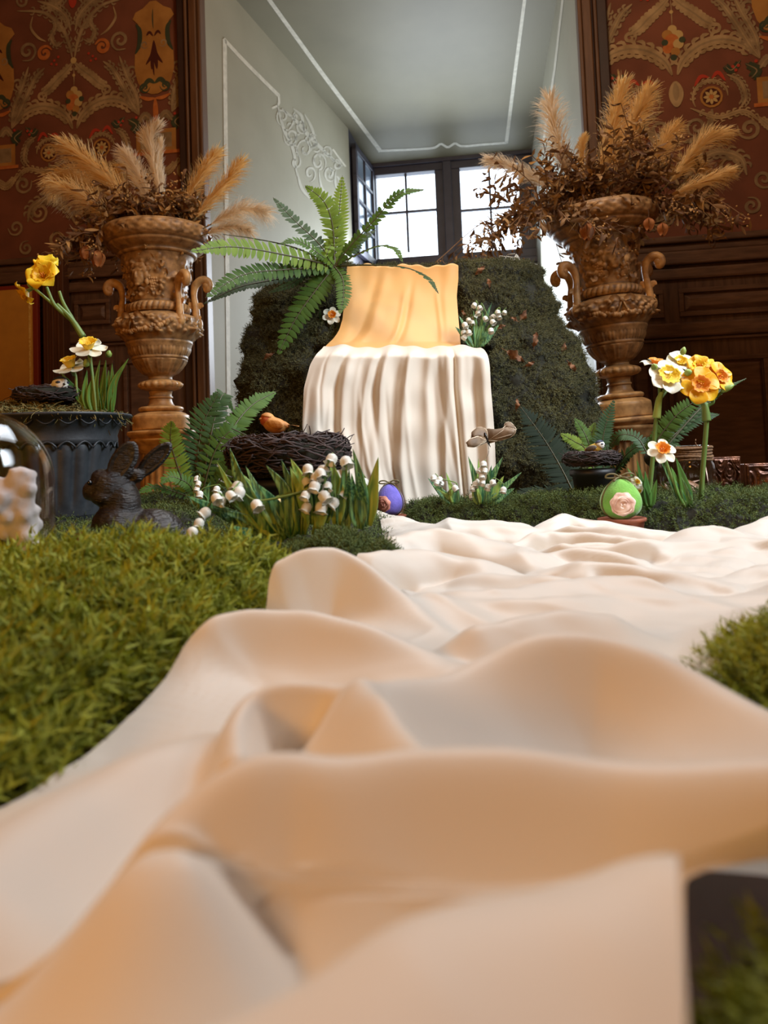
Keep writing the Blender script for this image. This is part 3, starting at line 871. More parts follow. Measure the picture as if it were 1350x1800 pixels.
ridge([(1270, 990, .9), (1330, 985, .93), (1370, 975, .95)], .016, .018)


# smaller puckers between the big folds of the far part
rk = np.random.RandomState(77)
for _ in range(28):
    x0 = -.02 + .58 * rk.rand(); y0 = .66 + .80 * rk.rand(); ln = .10 + .16 * rk.rand(); a = -.75 + .9 * rk.rand(); hh = .016 + .022 * rk.rand(); cv = .05 * rk.randn()
    u = np.linspace(-.5, .5, 40)
    cx = x0 + u * ln * math.cos(a); cy = y0 + u * ln * math.sin(a) + cv * (u * 2) ** 2
    RID.append((cx, cy, hh * (.35 + .65 * np.cos(u * math.pi) ** .8) + .004, .016 + .016 * rk.rand(), .012 + .016 * rk.rand()))


def runner_h(X, Y):
    acc = np.zeros_like(X)
    for (rx, ry, rz, wf, wb) in RID:
        sel = (X > rx.min() - .3) & (X < rx.max() + .3) & (Y > ry.min() - .3) & (Y < ry.max() + .3)
        if not sel.any(): continue
        dx = X[sel][:, None] - rx; dy = Y[sel][:, None] - ry
        d2 = dx * dx + dy * dy; k = d2.argmin(1)
        wgt = 1 / (d2 + 1e-5) ** 1.5; hz = (wgt * rz).sum(1) / wgt.sum(1)
        dist = np.sqrt(d2[np.arange(len(k)), k])
        side = dy[np.arange(len(k)), k] / np.maximum(dist, 1e-4)      # >0: beyond the crest
        sb = 0.5 + 0.5 * np.tanh(side * 2.5)
        wd = wf * (1 - sb) + wb * sb
        if ry.mean() < .78:      # nearest folds stand up as thin sheets, the far ones are puffed
            prf = np.exp(-((np.sqrt(dist ** 2 + .004 ** 2) - .004) / wd) ** 1.35)
        else:
            prf = np.maximum(1 - (dist / wd) ** 2, 0) ** .85
        v = np.maximum(hz - .004, 0) * prf
        acc[sel] += v ** 8
    return acc ** 0.125


ys = np.concatenate([np.linspace(-.30, .08, 16)[:-1], np.linspace(.08, .198, 62)[:-1], np.linspace(.198, .214, 26)[:-1], np.linspace(.214, .75, 230)[:-1], np.linspace(.75, 1.74, 240)])
us = np.linspace(0, 1, 300)
XLp = [(-.3, -.34), (.15, -.30), (.25, -.24), (.32, -.185), (.36, -.165), (.44, -.150), (.52, -.130), (.60, -.108), (.66, -.100), (.70, -.08), (.78, -.045), (.88, -.022), (1.0, -.022), (1.3, -.01), (1.55, -.022), (1.74, -.03)]
XRp = [(-.3, .034), (.05, .034), (.10, .0345), (.15, .0515), (.185, .064), (.206, .0725), (.2095, .24), (.22, .26), (.35, .24), (.42, .20), (.47, .195), (.52, .22), (.62, .33), (.8, .46), (1.0, .58), (1.15, .62), (1.25, .50), (1.33, .42), (1.4, .29), (1.5, .16), (1.6, .08), (1.74, .03)]
xl = np.interp(ys, *zip(*XLp)); xr = np.interp(ys, *zip(*XRp))
X = xl[:, None] + (xr - xl)[:, None] * us[None, :]
Y = np.repeat(ys[:, None], len(us), 1)
wob = snoise(X, Y, 5, 6, 3, 9)
Yw = Y + 0.006 * snoise(X, Y, 11, 5, 3, 8) * np.clip((Y - .1) / .3, 0, 1)
H = runner_h(X, Yw)
H = H + 0.004 + (0.0022 * snoise(X, Y, 21, 8, 5, 14) + 0.0012 * snoise(X + .4 * Y, Y, 8, 8, 14, 30)) * np.clip((Y - .35) / .5, .15, 1) + 0.003
crs = (1 - np.abs(snoise(X * .8 + .5 * Y, Y * 1.2, 61, 6, 1.5, 4))).clip(0, 1) ** 4 * .006 + (1 - np.abs(snoise(X - .35 * Y, Y, 62, 6, 5, 11))).clip(0, 1) ** 5 * .0022
H = H + crs * np.clip((Y - .42) / .35, .12, 1)
H = np.maximum(H, 0.0015)
mb = MB(); mb.grid(np.stack([X, Y - lean_(Y) * H, H], -1))
run = mb.build('table_runner', M['cloth'], base=(0.1, .7, 0))
tag(run, 'long rumpled cream cloth flowing down the middle of the table like a river', 'cloth')
sm = run.modifiers.new('soft', 'SMOOTH'); sm.factor = .5; sm.iterations = 5


# ================================================================== moss
def fast_mesh(name, V, T, mats, mi=None, var=None, parent=None, base=None, smooth=True):
    V = np.asarray(V, np.float32); T = np.asarray(T, np.int32)
    if parent is not None: b = LOC[parent.name]
    else: b = np.asarray(base if base is not None else V.mean(0) * [1, 1, 0], float)
    V = V - np.asarray(b, np.float32)
    k = T.shape[1]
    me = bpy.data.meshes.new(name)
    me.vertices.add(len(V)); me.vertices.foreach_set('co', V.ravel())
    me.loops.add(T.size); me.loops.foreach_set('vertex_index', T.ravel())
    me.polygons.add(len(T)); me.polygons.foreach_set('loop_start', np.arange(len(T), dtype=np.int32) * k)
    me.polygons.foreach_set('use_smooth', np.full(len(T), smooth))
    for m in (mats if isinstance(mats, (list, tuple)) else [mats]): me.materials.append(m)
    if mi is not None: me.polygons.foreach_set('material_index', np.asarray(mi, np.int32))
    if var is not None:
        a = me.attributes.new('var', 'FLOAT', 'POINT'); a.data.foreach_set('value', np.asarray(var, np.float32))
    me.update(calc_edges=True); me.validate()
    o = bpy.data.objects.new(name, me); COL.objects.link(o)
    LOC[o.name] = np.asarray(b, float)
    if parent is not None: o.parent = parent
    else: o.location = b
    return o


def sprigs(pts, nor, size, rng, k=8, lean=0.8, spread=0.45, thick=0.22):
    """feathery moss shoots: k pointed leaflets along a leaning stem, as plain arrays"""
    n = len(pts)
    g = nrm(nor + rng.randn(n, 3) * lean * 0.5)
    a = nrm(np.cross(g, rng.randn(n, 3))); b = np.cross(g, a)
    s = size * (0.55 + 0.9 * rng.rand(n))
    droop = rng.rand(n) * .35
    V = np.zeros((n, k, 3, 3)); var = np.zeros((n, k, 3))
    base = rng.rand(n) * .6
    ph0 = rng.rand(n) * 6.283
    for i in range(k):
        h = i / (k - 1.0)
        ph = ph0 + i * 2.4
        rad = np.cos(ph)[:, None] * a + np.sin(ph)[:, None] * b
        tan = -np.sin(ph)[:, None] * a + np.cos(ph)[:, None] * b
        c = pts + g * (s * h * .95)[:, None] + a * (s * droop * h * h)[:, None]
        ln = (s * (spread * (1 - .55 * h)))[:, None]
        V[:, i, 0] = c - tan * ln * thick - g * ln * .1
        V[:, i, 1] = c + tan * ln * thick - g * ln * .1
        V[:, i, 2] = c + rad * ln + g * ln * (.55 + .5 * h)
        var[:, i, :2] = (base * .8)[:, None] + .15 * h; var[:, i, 2] = base + .4 * h
    V = V.reshape(-1, 3); T = np.arange(len(V)).reshape(-1, 3)
    return V, T, np.clip(var.reshape(-1), 0, 1)


def bump_h(X, Y, bumps):
    z = np.full(np.shape(X), -1.0)
    for (cx, cy, rx, ry, h) in bumps:
        q = ((X - cx) / rx) ** 2 + ((Y - cy) / ry) ** 2
        z = np.maximum(z, h * (1 - q ** 1.6))
    return z


MOSS_NO = [0]


def moss(label, bumps, n, size, m, k=8, seed=1, rough=.006, cut=None, mode=None):
    """one mat of moss on the table: a lumpy cushion with shoots growing out of it"""
    rng = np.random.RandomState(seed)
    x0 = min(b[0] - b[2] for b in bumps); x1 = max(b[0] + b[2] for b in bumps)
    y0 = min(b[1] - b[3] for b in bumps); y1 = max(b[1] + b[3] for b in bumps)
    f = lambda X, Y: bump_h(X, Y, bumps) + rough * snoise(X, Y, seed, 8, 8, 26)
    gx, gy = np.meshgrid(np.linspace(x0, x1, 60), np.linspace(y0, y1, 60), indexing='ij')
    gz = np.maximum(f(gx, gy) - .003, -0.0005)
    ok = gz > 0
    if cut is not None: ok &= ~cut(gx, gy)
    G = np.stack([gx, gy, np.maximum(gz, 0.0005)], -1).reshape(-1, 3)
    T = []
    for i in range(59):
        for j in range(59):
            if ok[i, j] or ok[i + 1, j] or ok[i, j + 1] or ok[i + 1, j + 1]:
                a, b, c, d = i * 60 + j, (i + 1) * 60 + j, (i + 1) * 60 + j + 1, i * 60 + j + 1
                T += [(a, b, c), (a, c, d)]
    used = np.unique(np.array(T)); remap = np.full(len(G), -1); remap[used] = np.arange(len(used))
    G = G[used]; T = remap[np.array(T)]
    px = x0 + rng.rand(n * 3) * (x1 - x0); py = y0 + rng.rand(n * 3) * (y1 - y0)
    pz = f(px, py); keep = pz > 0.001
    if cut is not None: keep &= ~cut(px, py)
    px, py, pz = px[keep][:n], py[keep][:n], pz[keep][:n]
    e = .002
    nx = (f(px - e, py) - f(px + e, py)) / (2 * e); ny = (f(px, py - e) - f(px, py + e)) / (2 * e)
    nor = nrm(np.stack([np.clip(nx, -2, 2), np.clip(ny, -2, 2), np.ones_like(nx)], 1))
    V, T2, var = sprigs(np.stack([px, py, pz - .002], 1), nor, size, rng, k)
    V[:, 2] = np.maximum(V[:, 2], 0.0006)
    AV = np.vstack([G, V]); AT = np.vstack([T, T2 + len(G)])
    o = fast_mesh('moss', AV, AT, [m, M['soil']], np.r_[np.ones(len(T), int), np.zeros(len(T2), int)], np.r_[np.zeros(len(G)), var], smooth=False)
    return tag(o, label, 'moss', kind='stuff')


moss('large bright green mound of sheet moss in the left foreground beside the cream cloth',
     [(-.34, .62, .20, .27, .050), (-.24, .70, .13, .15, .060), (-.40, .45, .21, .19, .038), (-.18, .76, .10, .10, .048), (-.24, .44, .07, .13, .032), (-.48, .66, .2, .25, .045), (-.27, .36, .05, .07, .02), (-.19, .58, .06, .10, .036)],
     24000, .024, M['moss_n'], 9, 3, .012, cut=lambda X, Y: X > np.interp(Y, *zip(*XLp)) - .007 - .008 * np.clip((Y - .45) / .1, 0, 1))
moss('fine green moss between the rabbit and the bright foreground mound', [(-.36, .98, .18, .12, .066), (-.50, 1.05, .2, .14, .055), (-.26, .95, .12, .11, .050), (-.60, 1.0, .2, .2, .045), (-.16, .93, .10, .11, .034)],
     15000, .010, M['moss'], 7, 4, .006)
moss('green moss lump at the foot of the striped lily leaves beside the cloth', [(-.055, .93, .06, .06, .058), (-.10, .95, .06, .06, .048), (-.02, .92, .045, .05, .048), (-.16, 1.0, .1, .08, .035)],
     9000, .009, M['moss'], 7, 5, .007)
moss('dark green moss behind the rabbit under the left ferns', [(-.36, 1.40, .18, .2, .075), (-.22, 1.30, .16, .2, .06), (-.55, 1.5, .2, .3, .05), (-.10, 1.40, .14, .22, .045), (-.42, 1.75, .25, .25, .09), (-.12, 1.75, .12, .2, .04)],
     15000, .011, M['moss'], 7, 6, .009)
moss('dark moss strip along the foot of the waterfall cloth', [(.14, 1.78, .10, .13, .040), (.24, 1.74, .12, .14, .046), (.36, 1.68, .14, .14, .048), (.46, 1.62, .12, .16, .050), (.10, 1.88, .06, .06, .035)],
     13000, .011, M['moss'], 7, 7, .009, cut=lambda X, Y: (Y < 1.74) & (X < np.interp(Y, *zip(*XRp)) + .0) & (X > -.05))
moss('dark green moss around the stems of the daffodils on the right', [(.56, 1.44, .10, .14, .045), (.66, 1.36, .14, .14, .056), (.80, 1.42, .18, .2, .050), (.62, 1.62, .2, .2, .055), (.9, 1.7, .25, .3, .05), (.48, 1.52, .08, .1, .03)],
     15000, .011, M['moss'], 7, 8, .008, cut=lambda X, Y: (Y < 1.6) & (X < np.interp(Y, *zip(*XRp)) - .03))
moss('small dark moss clump at the right edge of the cloth', [(.26, .46, .075, .085, .036), (.33, .48, .1, .1, .04)], 4500, .014, M['moss_n'], 8, 9, .004, cut=lambda X, Y: X < np.interp(Y, *zip(*XRp)) - .012)
moss('deeply shaded dark moss under the overhanging cloth edge in the right foreground', [(.135, .15, .075, .085, .042), (.20, .12, .1, .12, .042), (.16, .03, .1, .1, .034)], 5500, .012, M['moss_n'], 8, 10, .003, cut=lambda X, Y: (X < np.interp(Y, *zip(*XRp)) + .006) | (Y > .207))

# ================================================================== the moss-covered rock
rows = [(462, 545, 932, 2.36), (474, 490, 950, 2.34), (490, 468, 962, 2.32), (515, 455, 970, 2.29), (560, 440, 986, 2.25), (600, 430, 1013, 2.20), (640, 424, 1036, 2.14), (690, 416, 1050, 2.10), (740, 412, 1060, 2.07), (800, 405, 1068, 2.05), (860, 400, 1066, 2.04), (915, 398, 1062, 2.03)]
ra = np.array(rows, float)
ry_ = np.concatenate([np.linspace(462, 500, 10)[:-1], np.linspace(500, 915, 60)])
rl, rr, rd = (np.interp(ry_, ra[:, 0], ra[:, i]) for i in (1, 2, 3))


def edge_wob(y, s):
    return 5 * math.sin(y * .09 + s) + 4 * math.sin(y * .21 + 2 * s) + 2.5 * math.sin(y * .43 + s)


uu = np.linspace(-1, 1, 90)
RG = np.zeros((len(ry_), len(uu), 3))
for i, y in enumerate(ry_):
    for j, u in enumerate(uu):
        a = rl[i] + edge_wob(y, 1); b = rr[i] + edge_wob(y, 4)
        px = 0.5 * (a + b) + 0.5 * (b - a) * math.copysign(1 - (1 - abs(u)) ** 1.25, u)
        RG[i, j] = P(px, y - 6 * (1 - abs(u)) * (y < 480), rd[i] + .17 * abs(u) ** 3.2)
nn = snoise(RG[..., 0] * 1.0, RG[..., 2] * 1.0, 31, 9, 3, 8) * .014 + snoise(RG[..., 0], RG[..., 2], 32, 9, 9, 22) * .007
RG[..., 1] += nn * (1 - np.abs(uu)[None, :] ** 6)
for i, y in enumerate(ry_):
    for j in range(len(uu)):
        a = rl[i] + edge_wob(y, 1); b = rr[i] + edge_wob(y, 4); u = uu[j]
        px = 0.5 * (a + b) + 0.5 * (b - a) * math.copysign(1 - (1 - abs(u)) ** 1.25, u)
        x0, x1 = (600, 812) if y < 612 else (545, 866)
        g = 1 / (1 + math.exp(-(px - x0 - 8) / 5)) / (1 + math.exp((px - x1 + 8) / 5))
        RG[i, j, 1] += .085 * g
RG[..., 2] = np.maximum(RG[..., 2], 0.0)
top = RG[0].copy(); back = [RG]
backrow = RG[0].copy(); backrow[:, 1] = np.maximum(backrow[:, 1], 2.36) + .12; backrow[:, 2] -= .0
midr = 0.5 * (RG[0] + backrow); midr[:, 2] += .012
lowb = backrow.copy(); lowb[:, 1] = 2.62; lowb[:, 0] = np.linspace(RG[-1, 0, 0], RG[-1, -1, 0], len(uu)); lowb[:, 2] = 0.0
full = np.concatenate([lowb[None], backrow[None], midr[None], RG], 0)
rock = thing('mossy_rock', (.1, 2.2, 0), 'tall moss-covered rock standing on the table behind the waterfall cloth', 'rock')
mb = MB(); mb.grid(full)
sideL = np.stack([np.concatenate([full[:, 0]])], 0)
mb.add(np.vstack([full[:, 0], [lowb[0]]]), [tuple(range(len(full)))]); mb.add(np.vstack([full[:, -1], [lowb[-1]]]), [tuple(reversed(range(len(full))))])
mb.build('rock_body', M['soil'], rock)


def grid_samples(G, n, rng):
    nu, nv = G.shape[:2]
    e1 = G[1:, :-1] - G[:-1, :-1]; e2 = G[:-1, 1:] - G[:-1, :-1]
    c = np.cross(e1, e2); ar = np.linalg.norm(c, axis=-1).ravel(); p = ar / ar.sum()
    idx = rng.choice(len(p), n, p=p); i, j = idx // (nv - 1), idx % (nv - 1)
    a, b = rng.rand(n, 1), rng.rand(n, 1)
    pts = G[i, j] * (1 - a) * (1 - b) + G[i + 1, j] * a * (1 - b) + G[i, j + 1] * (1 - a) * b + G[i + 1, j + 1] * a * b
    return pts, nrm(c[i, j])


rng = np.random.RandomState(12)
pts, nor = grid_samples(full[1:], 52000, rng)
cen = np.array([.1, 2.42, .3]); flip = np.sum(nor * (pts - cen), 1) < 0; nor[flip] *= -1
fld = snoise(pts[:, 0], pts[:, 2], 44, 8, 3, 9)
keep = fld + rng.rand(len(pts)) * .7 > -.75
V, T, var = sprigs(pts[keep], nor[keep], .0125, rng, 7, 1.1, .5, .2)
var = np.clip(var * .8 + .12 * np.repeat(fld[keep], 21), 0, 1)
V[:, 2] = np.maximum(V[:, 2], 0.0006)
tag(fast_mesh('moss_cover', V, T, [M['moss_c']], None, var, rock, smooth=False), kind='stuff')


def rock_point(px, py):
    """point on the front of the rock seen at px, py"""
    r = np.interp(py, ry_, np.arange(len(ry_))); i = int(round(r))
    a = rl[i]; b = rr[i]; t = (px - 0.5 * (a + b)) / (0.5 * (b - a)); t = math.copysign(1 - (1 - min(abs(t), 1)) ** (1 / 1.25), t)
    j = int(round((t + 1) / 2 * (len(uu) - 1)))
    return RG[i, j]


def rock_d(px, py): return rock_point(px, py)[1]


# dried leaves caught in the moss of the rock
def dry_leaf(px, py, ln, ang, label, seed, lobes=3):
    rng = np.random.RandomState(seed)
    c = rock_point(px, py) + np.array([0, -.016, 0])
    u = np.linspace(0, 1, 12)
    wd = .19 * np.sin(math.pi * u ** .8) * (1 + .28 * np.sin(u * math.pi * 2 * lobes)) + .012
    a = math.radians(ang); dx = np.array([math.cos(a), 0, math.sin(a)]); dz = np.array([-math.sin(a), -.25, math.cos(a)])
    C = c + np.outer(u - .5, dx) * ln; C[:, 1] -= .35 * ln * np.sin(u * math.pi) * (.5 + rng.rand()); 
    cols = []
    for s in (-1, -.5, 0, .5, 1):
        cols.append(C + np.outer(wd * s, dz) * ln + np.outer((abs(s) * .22 * np.sin(u * 9 + s * 2 + seed)), [0, -1, 0]) * ln)
    mb = MB(); mb.grid(np.stack(cols, 1)); mb.tube(np.vstack([C[0] - dx * ln * .25, C[0], C[6], C[-1]]), [.0012, .001, .0008, .0004], 4)
    return tag(mb.build('dry_leaf', M['dry']), label, 'leaf', 'dried leaves on the mossy rock')


for i, (px, py, ln, an, lb) in enumerate([
    (838, 480, .040, 40, 'narrow orange dried leaf near the top of the mossy rock'), (860, 500, .030, 100, 'small dark curled leaf below the top edge of the mossy rock'),
    (924, 556, .046, 60, 'upright orange dried leaf high on the right flank of the mossy rock'), (898, 566, .026, 150, 'orange leaf fragment right of the lilies on the rock'),
    (882, 578, .030, 20, 'pale orange dried leaf beside the lilies on the mossy rock'), (930, 600, .044, 80, 'broad lobed dried leaf in the middle of the right rock face'),
    (905, 630, .060, -35, 'long pale tan dried leaf lying aslant below the lobed one'), (936, 640, .03, 20, 'small tan leaf at the lower end of the long pale leaf'),
    (993, 612, .036, 70, 'reddish dried leaf close to the right outline of the rock'), (1006, 646, .036, -60, 'reddish curled leaf lower on the right outline of the rock'),
    (903, 708, .030, 85, 'pinkish dried leaf low beside the white waterfall cloth'), (820, 550, .024, 120, 'brown leaf scrap just above the lilies on the rock'),
    (465, 628, .036, 30, 'reddish brown dried leaf on the left flank of the rock')]):
    dry_leaf(px, py, ln, an, lb, 60 + i)

# ================================================================== the waterfall cloths
def drape(name, outline, dfun, pleats, m, label, nu=150, nv=110, over=None, wrinkle=.0012, seed=3, soft=.48):
    o = np.array(outline, float)
    vy = np.linspace(o[0, 0], o[-1, 0], nv); L = np.interp(vy, o[:, 0], o[:, 1]); R = np.interp(vy, o[:, 0], o[:, 2])
    for _ in range(3):
        L[1:-1] = (L[:-2] + L[1:-1] * 2 + L[2:]) / 4; R[1:-1] = (R[:-2] + R[1:-1] * 2 + R[2:]) / 4
    u = np.linspace(0, 1, nu); G = np.zeros((nv, nu, 3))
    for i, y in enumerate(vy):
        v = i / (nv - 1)
        disp = np.zeros(nu)
        for (u0, u1, a, wd, va, vb) in pleats:
            a = a * soft
            uc = u0 + (u1 - u0) * v; env = 1 / (1 + math.exp(-(v - va) * 22)) * 1 / (1 + math.exp((v - vb) * 22))
            disp += a * env * np.exp(-((u - uc) / wd) ** 2)
        d = dfun(v) - disp
        for j in range(nu):
            G[i, j] = P(L[i] + (R[i] - L[i]) * u[j], y + topw(u[j], seed) * (1 - v) ** 6, d[j])
    wv = snoise(G[..., 0], G[..., 2] * .35, seed, 9, 6, 20) * wrinkle + snoise(G[..., 0] + .3 * G[..., 2], G[..., 2], seed + 1, 9, 4, 12) * wrinkle
    G[..., 1] += wv
    G[..., 2] = np.maximum(G[..., 2], 0.003)
    if over is not None:
        G = np.concatenate([over(G[0]), G], 0)
    ob = MB().grid(G).build(name, m)
    q = ob.modifiers.new('soft', 'SMOOTH'); q.factor = .5; q.iterations = 2
    return tag(ob, label, 'cloth')


def topw(u, s):
    return 2.2 * math.sin(u * 17 + s) + 1.6 * math.sin(u * 41 + 2 * s)


def over_low(r0):
    out = []
    for t in np.linspace(1, .12, 8):
        r = r0.copy(); r[:, 1] += .10 * t; r[:, 2] += .012 * math.sin(t * 2.2) + .006 * t; r[:, 0] = r[:, 0] * (1 - .03 * t)
        out.append(r)
    return np.array(out)


def over_up(r0):
    out = []
    for t in np.linspace(1, .1, 8):
        r = r0.copy(); r[:, 1] += .16 * t; r[:, 2] += .012 * math.sin(t * 3.0) - .02 * t * t
        out.append(r)
    return np.array(out)


lowpl = [(.09, .05, .030, .05, .05, 1.2), (.175, .17, -.030, .018, .0, .75), (.21, .20, .018, .03, .05, 1.1), (.30, .28, -.012, .04, .05, .7), (.335, .30, .012, .03, .0, .8),
         (.385, .355, -.026, .022, .0, .50), (.42, .33, .020, .026, .0, 1.2), (.49, .43, -.016, .035, .1, 1.1), (.555, .47, .020, .026, .0, 1.2), (.62, .58, -.010, .04, .0, 1.1),
         (.66, .66, .012, .025, .0, .5), (.70, .69, -.018, .03, .1, 1.1), (.775, .80, .016, .03, .0, 1.2), (.80, .825, -.034, .009, .0, 1.2), (.835, .855, .012, .02, .0, 1.2), (.91, .91, -.014, .03, .05, 1.1), (.965, .965, .016, .03, .0, 1.1)]
rq = np.random.RandomState(21)
for _ in range(26):
    u_ = .03 + .94 * rq.rand(); v_ = rq.rand() * .5
    lowpl.append((u_, u_ + .05 * rq.randn() - .02, (.004 + .005 * rq.rand()) * (1 if rq.rand() < .5 else -1), .007 + .010 * rq.rand(), v_ * .6, v_ + .45 + .5 * rq.rand()))
drape('lower_waterfall_cloth', [(613, 566, 852), (622, 556, 858), (640, 545, 861), (682, 534, 863), (750, 531, 869), (820, 540, 872), (870, 560, 872), (912, 585, 872)],
      lambda v: 2.005 - .03 * v - .045 * math.exp(-((v - .06) / .1) ** 2) * 0 + .05 * max(0, 1 - v / .05) ** 2, lowpl, M['drape'],
      'cream cloth falling in vertical pleats down the front of the mossy rock', 180, 110, over_low, .0014, 3)
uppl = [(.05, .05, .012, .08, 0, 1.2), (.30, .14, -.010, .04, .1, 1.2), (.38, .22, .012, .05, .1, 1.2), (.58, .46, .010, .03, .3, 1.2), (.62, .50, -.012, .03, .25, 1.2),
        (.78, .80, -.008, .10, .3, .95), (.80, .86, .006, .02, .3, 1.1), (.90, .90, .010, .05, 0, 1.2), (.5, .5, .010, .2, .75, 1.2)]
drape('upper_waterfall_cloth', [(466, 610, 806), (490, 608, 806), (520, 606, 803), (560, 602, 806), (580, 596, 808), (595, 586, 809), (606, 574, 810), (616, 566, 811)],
      lambda v: 2.305 - .17 * v ** 1.6 - .08 * max(0, v - .9) * 4, uppl, M['warm_lit'],
      'smooth cloth with warm light in its colour hanging from the top of the rock above the pleated fall', 120, 70, over_up, .0008, 8)
# ================================================================== the two stone urns on pedestals
def urn(pts, d, label, plabel, rot_deg, lean, group):
    """pts: axis (px, py) at rim and at plinth; profile given in the units of the photographed left urn"""
    k = d / F_PX
    top = P(*pts[0], d); bot = P(*pts[1], d)
    sc = (top[2] - bot[2]) / 350.0                          # metres per profile unit
    prof = [(66, 6), (80, -2), (88, -4), (92, 2), (93, 9), (91, 17), (88, 22), (83, 25), (82, 29), (74, 35), (68, 38), (66.5, 40), (67, 43), (65, 45), (62, 46), (60, 50),
            (57, 58), (54.5, 70), (52, 82), (50, 95), (47.5, 108), (45, 120), (44, 126), (47, 128), (51, 131), (52.5, 135), (52.5, 139), (50, 143), (47, 145), (50, 147),
            (58, 149), (66, 153), (69, 158), (70, 166), (68.5, 174), (65, 182), (60, 189), (56, 194), (56.5, 197), (55, 200), (53.5, 204), (51, 212), (48, 219), (47.5, 221),
            (48, 223), (46, 225), (42, 233), (36, 241), (29, 248), (22, 252), (20, 254), (20, 256), (20, 258), (24, 260), (32, 263), (35, 267), (35, 271), (32, 275), (25, 277), (20, 278), (18.5, 284), (18.5, 288),
            (20.5, 289), (20.5, 291), (18.5, 292), (19, 296), (21, 301), (24, 305), (34, 306), (37.5, 308), (38, 311), (36, 314), (34, 315), (41, 318), (47, 322), (48, 326), (48, 345), (46.5, 347), (56, 348), (57.5, 350), (57, 354), (54, 357), (50, 360)]
    pr = np.array(prof, float)
    # resample finely
    s = np.r_[0, np.cumsum(np.hypot(*np.diff(pr, axis=0).T))]
    q = np.linspace(0, s[-1], 420)
    R = np.interp(q, s, pr[:, 0]); Yp = np.interp(q, s, pr[:, 1])
    rng = np.random.RandomState(5)
    bl = [(rng.rand() * 6.283, 52 + 70 * rng.rand(), 1.5 + 3.2 * rng.rand(), .8 + 2.6 * rng.rand()) for _ in range(260)]
    gl = [(rng.rand() * 6.283, 156 + 30 * rng.rand(), 1.5 + 3.0 * rng.rand(), .9 + 2.6 * rng.rand()) for _ in range(340)]

    def relief(A, Z, Rr):
        y = 350.0 - Z / sc                                   # profile unit measured down from the rim
        rr = Rr / sc
        e = np.zeros_like(A)
        band = lambda a, b: ((y > a) & (y < b)).astype(float)
        e += band(0, 20) * (1.6 * np.abs(np.sin(14 * A + y * .12)) + .7 * np.sin(28 * A) * np.sin(y * .5))
        for (a0, y0, w0, h0) in bl + gl:
            da = (A - a0 + math.pi) % (2 * math.pi) - math.pi
            g = ((da * rr) ** 2 + (y - y0) ** 2) / w0 ** 2
            # a plain smooth strip is left beside the carved field
            e += 1.35 * h0 * np.exp(-g)
        e += band(129, 144) * 2.4 * np.abs(np.sin(17 * A + (y - 136) * .10))
        e += band(205, 220) * 1.6 * np.abs(np.sin(9 * A)) ** .5 * np.cos((y - 212) * .2) - band(205, 220) * .8 * np.abs(np.sin(27 * A))
        e += band(226, 250) * 1.8 * np.abs(np.sin(6 * A)) ** .6 - band(226, 250) * .7 * np.abs(np.sin(18 * A))
        e += band(260, 276) * 3.4 * np.abs(np.sin(9 * A)) * np.sin(np.clip((y - 260) / 16, 0, 1) * math.pi)
        return e * sc

    base = np.array([bot[0], bot[1], bot[2] - 10 * sc])
    t = thing('garden_urn', base, label, 'urn', group)
    o0 = np.array([base[0], base[1], bot[2]])
    T = o0 + np.array([0, 0, 0])

    def post(mb):
        V = np.vstack(mb.v) - base
        a = math.radians(lean)
        V = V @ np.array([[math.cos(a), 0, math.sin(a)], [0, 1, 0], [-math.sin(a), 0, math.cos(a)]]).T
        mb.v = [V + base]
        return mb
    i1 = int(np.searchsorted(Yp[40:], 255) + 40)
    Zp = (350 - Yp) * sc
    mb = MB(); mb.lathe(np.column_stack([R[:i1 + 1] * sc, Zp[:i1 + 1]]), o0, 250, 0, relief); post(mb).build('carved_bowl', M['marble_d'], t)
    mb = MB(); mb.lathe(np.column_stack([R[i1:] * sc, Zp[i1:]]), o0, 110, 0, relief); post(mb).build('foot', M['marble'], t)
    mb = MB(); mb.lathe([(0.01 * sc, 344 * sc), (66 * sc, 344 * sc)], o0, 40); post(mb).build('fill', M['soil'], t)

    def cyl(a_deg, r, y, out=0):
        a = math.radians(a_deg + rot_deg)
        return o0 + np.array([math.cos(a) * (r + out) * sc, math.sin(a) * (r + out) * sc, (350 - y) * sc])
    # scroll handles
    for hd in (-22, 22, 158, 202):
        path = [(65, 162), (65, 148), (64, 132), (62, 118), (62, 106), (65, 95), (72, 88), (80, 86), (87, 90), (89, 98), (85, 103), (81, 100)]
        C = cr([cyl(hd, r, y) for r, y in path], 48)
        rad = np.interp(np.linspace(0, 1, 48), [0, .12, .3, .45, .6, .75, .9, 1], [6.5, 6.2, 5, 6.8, 7.6, 7, 6.5, 4.5]) * sc
        a = math.radians(hd + rot_deg)
        mb = MB(); mb.tube(C, rad, 12, up=(-math.sin(a), math.cos(a), 0.01))
        mb.ball(cyl(hd, 84, 97), 7.5 * sc, 8, 10)
        for (r, y, l) in ((60, 128, 1), (68, 130, 1), (64, 150, .7)):
            mb.blade([cyl(hd, r - 2, y + 8), cyl(hd, r + (4 if r > 62 else -4), y), cyl(hd, r + (10 if r > 62 else -8), y + 3)], 5 * sc * l, (-math.sin(a), math.cos(a), 0), .3)
        mb.ball(cyl(hd, 68, 163), (8 * sc, 8 * sc, 11 * sc), 8, 10)
        post(mb).build('handle', M['marble'], t)
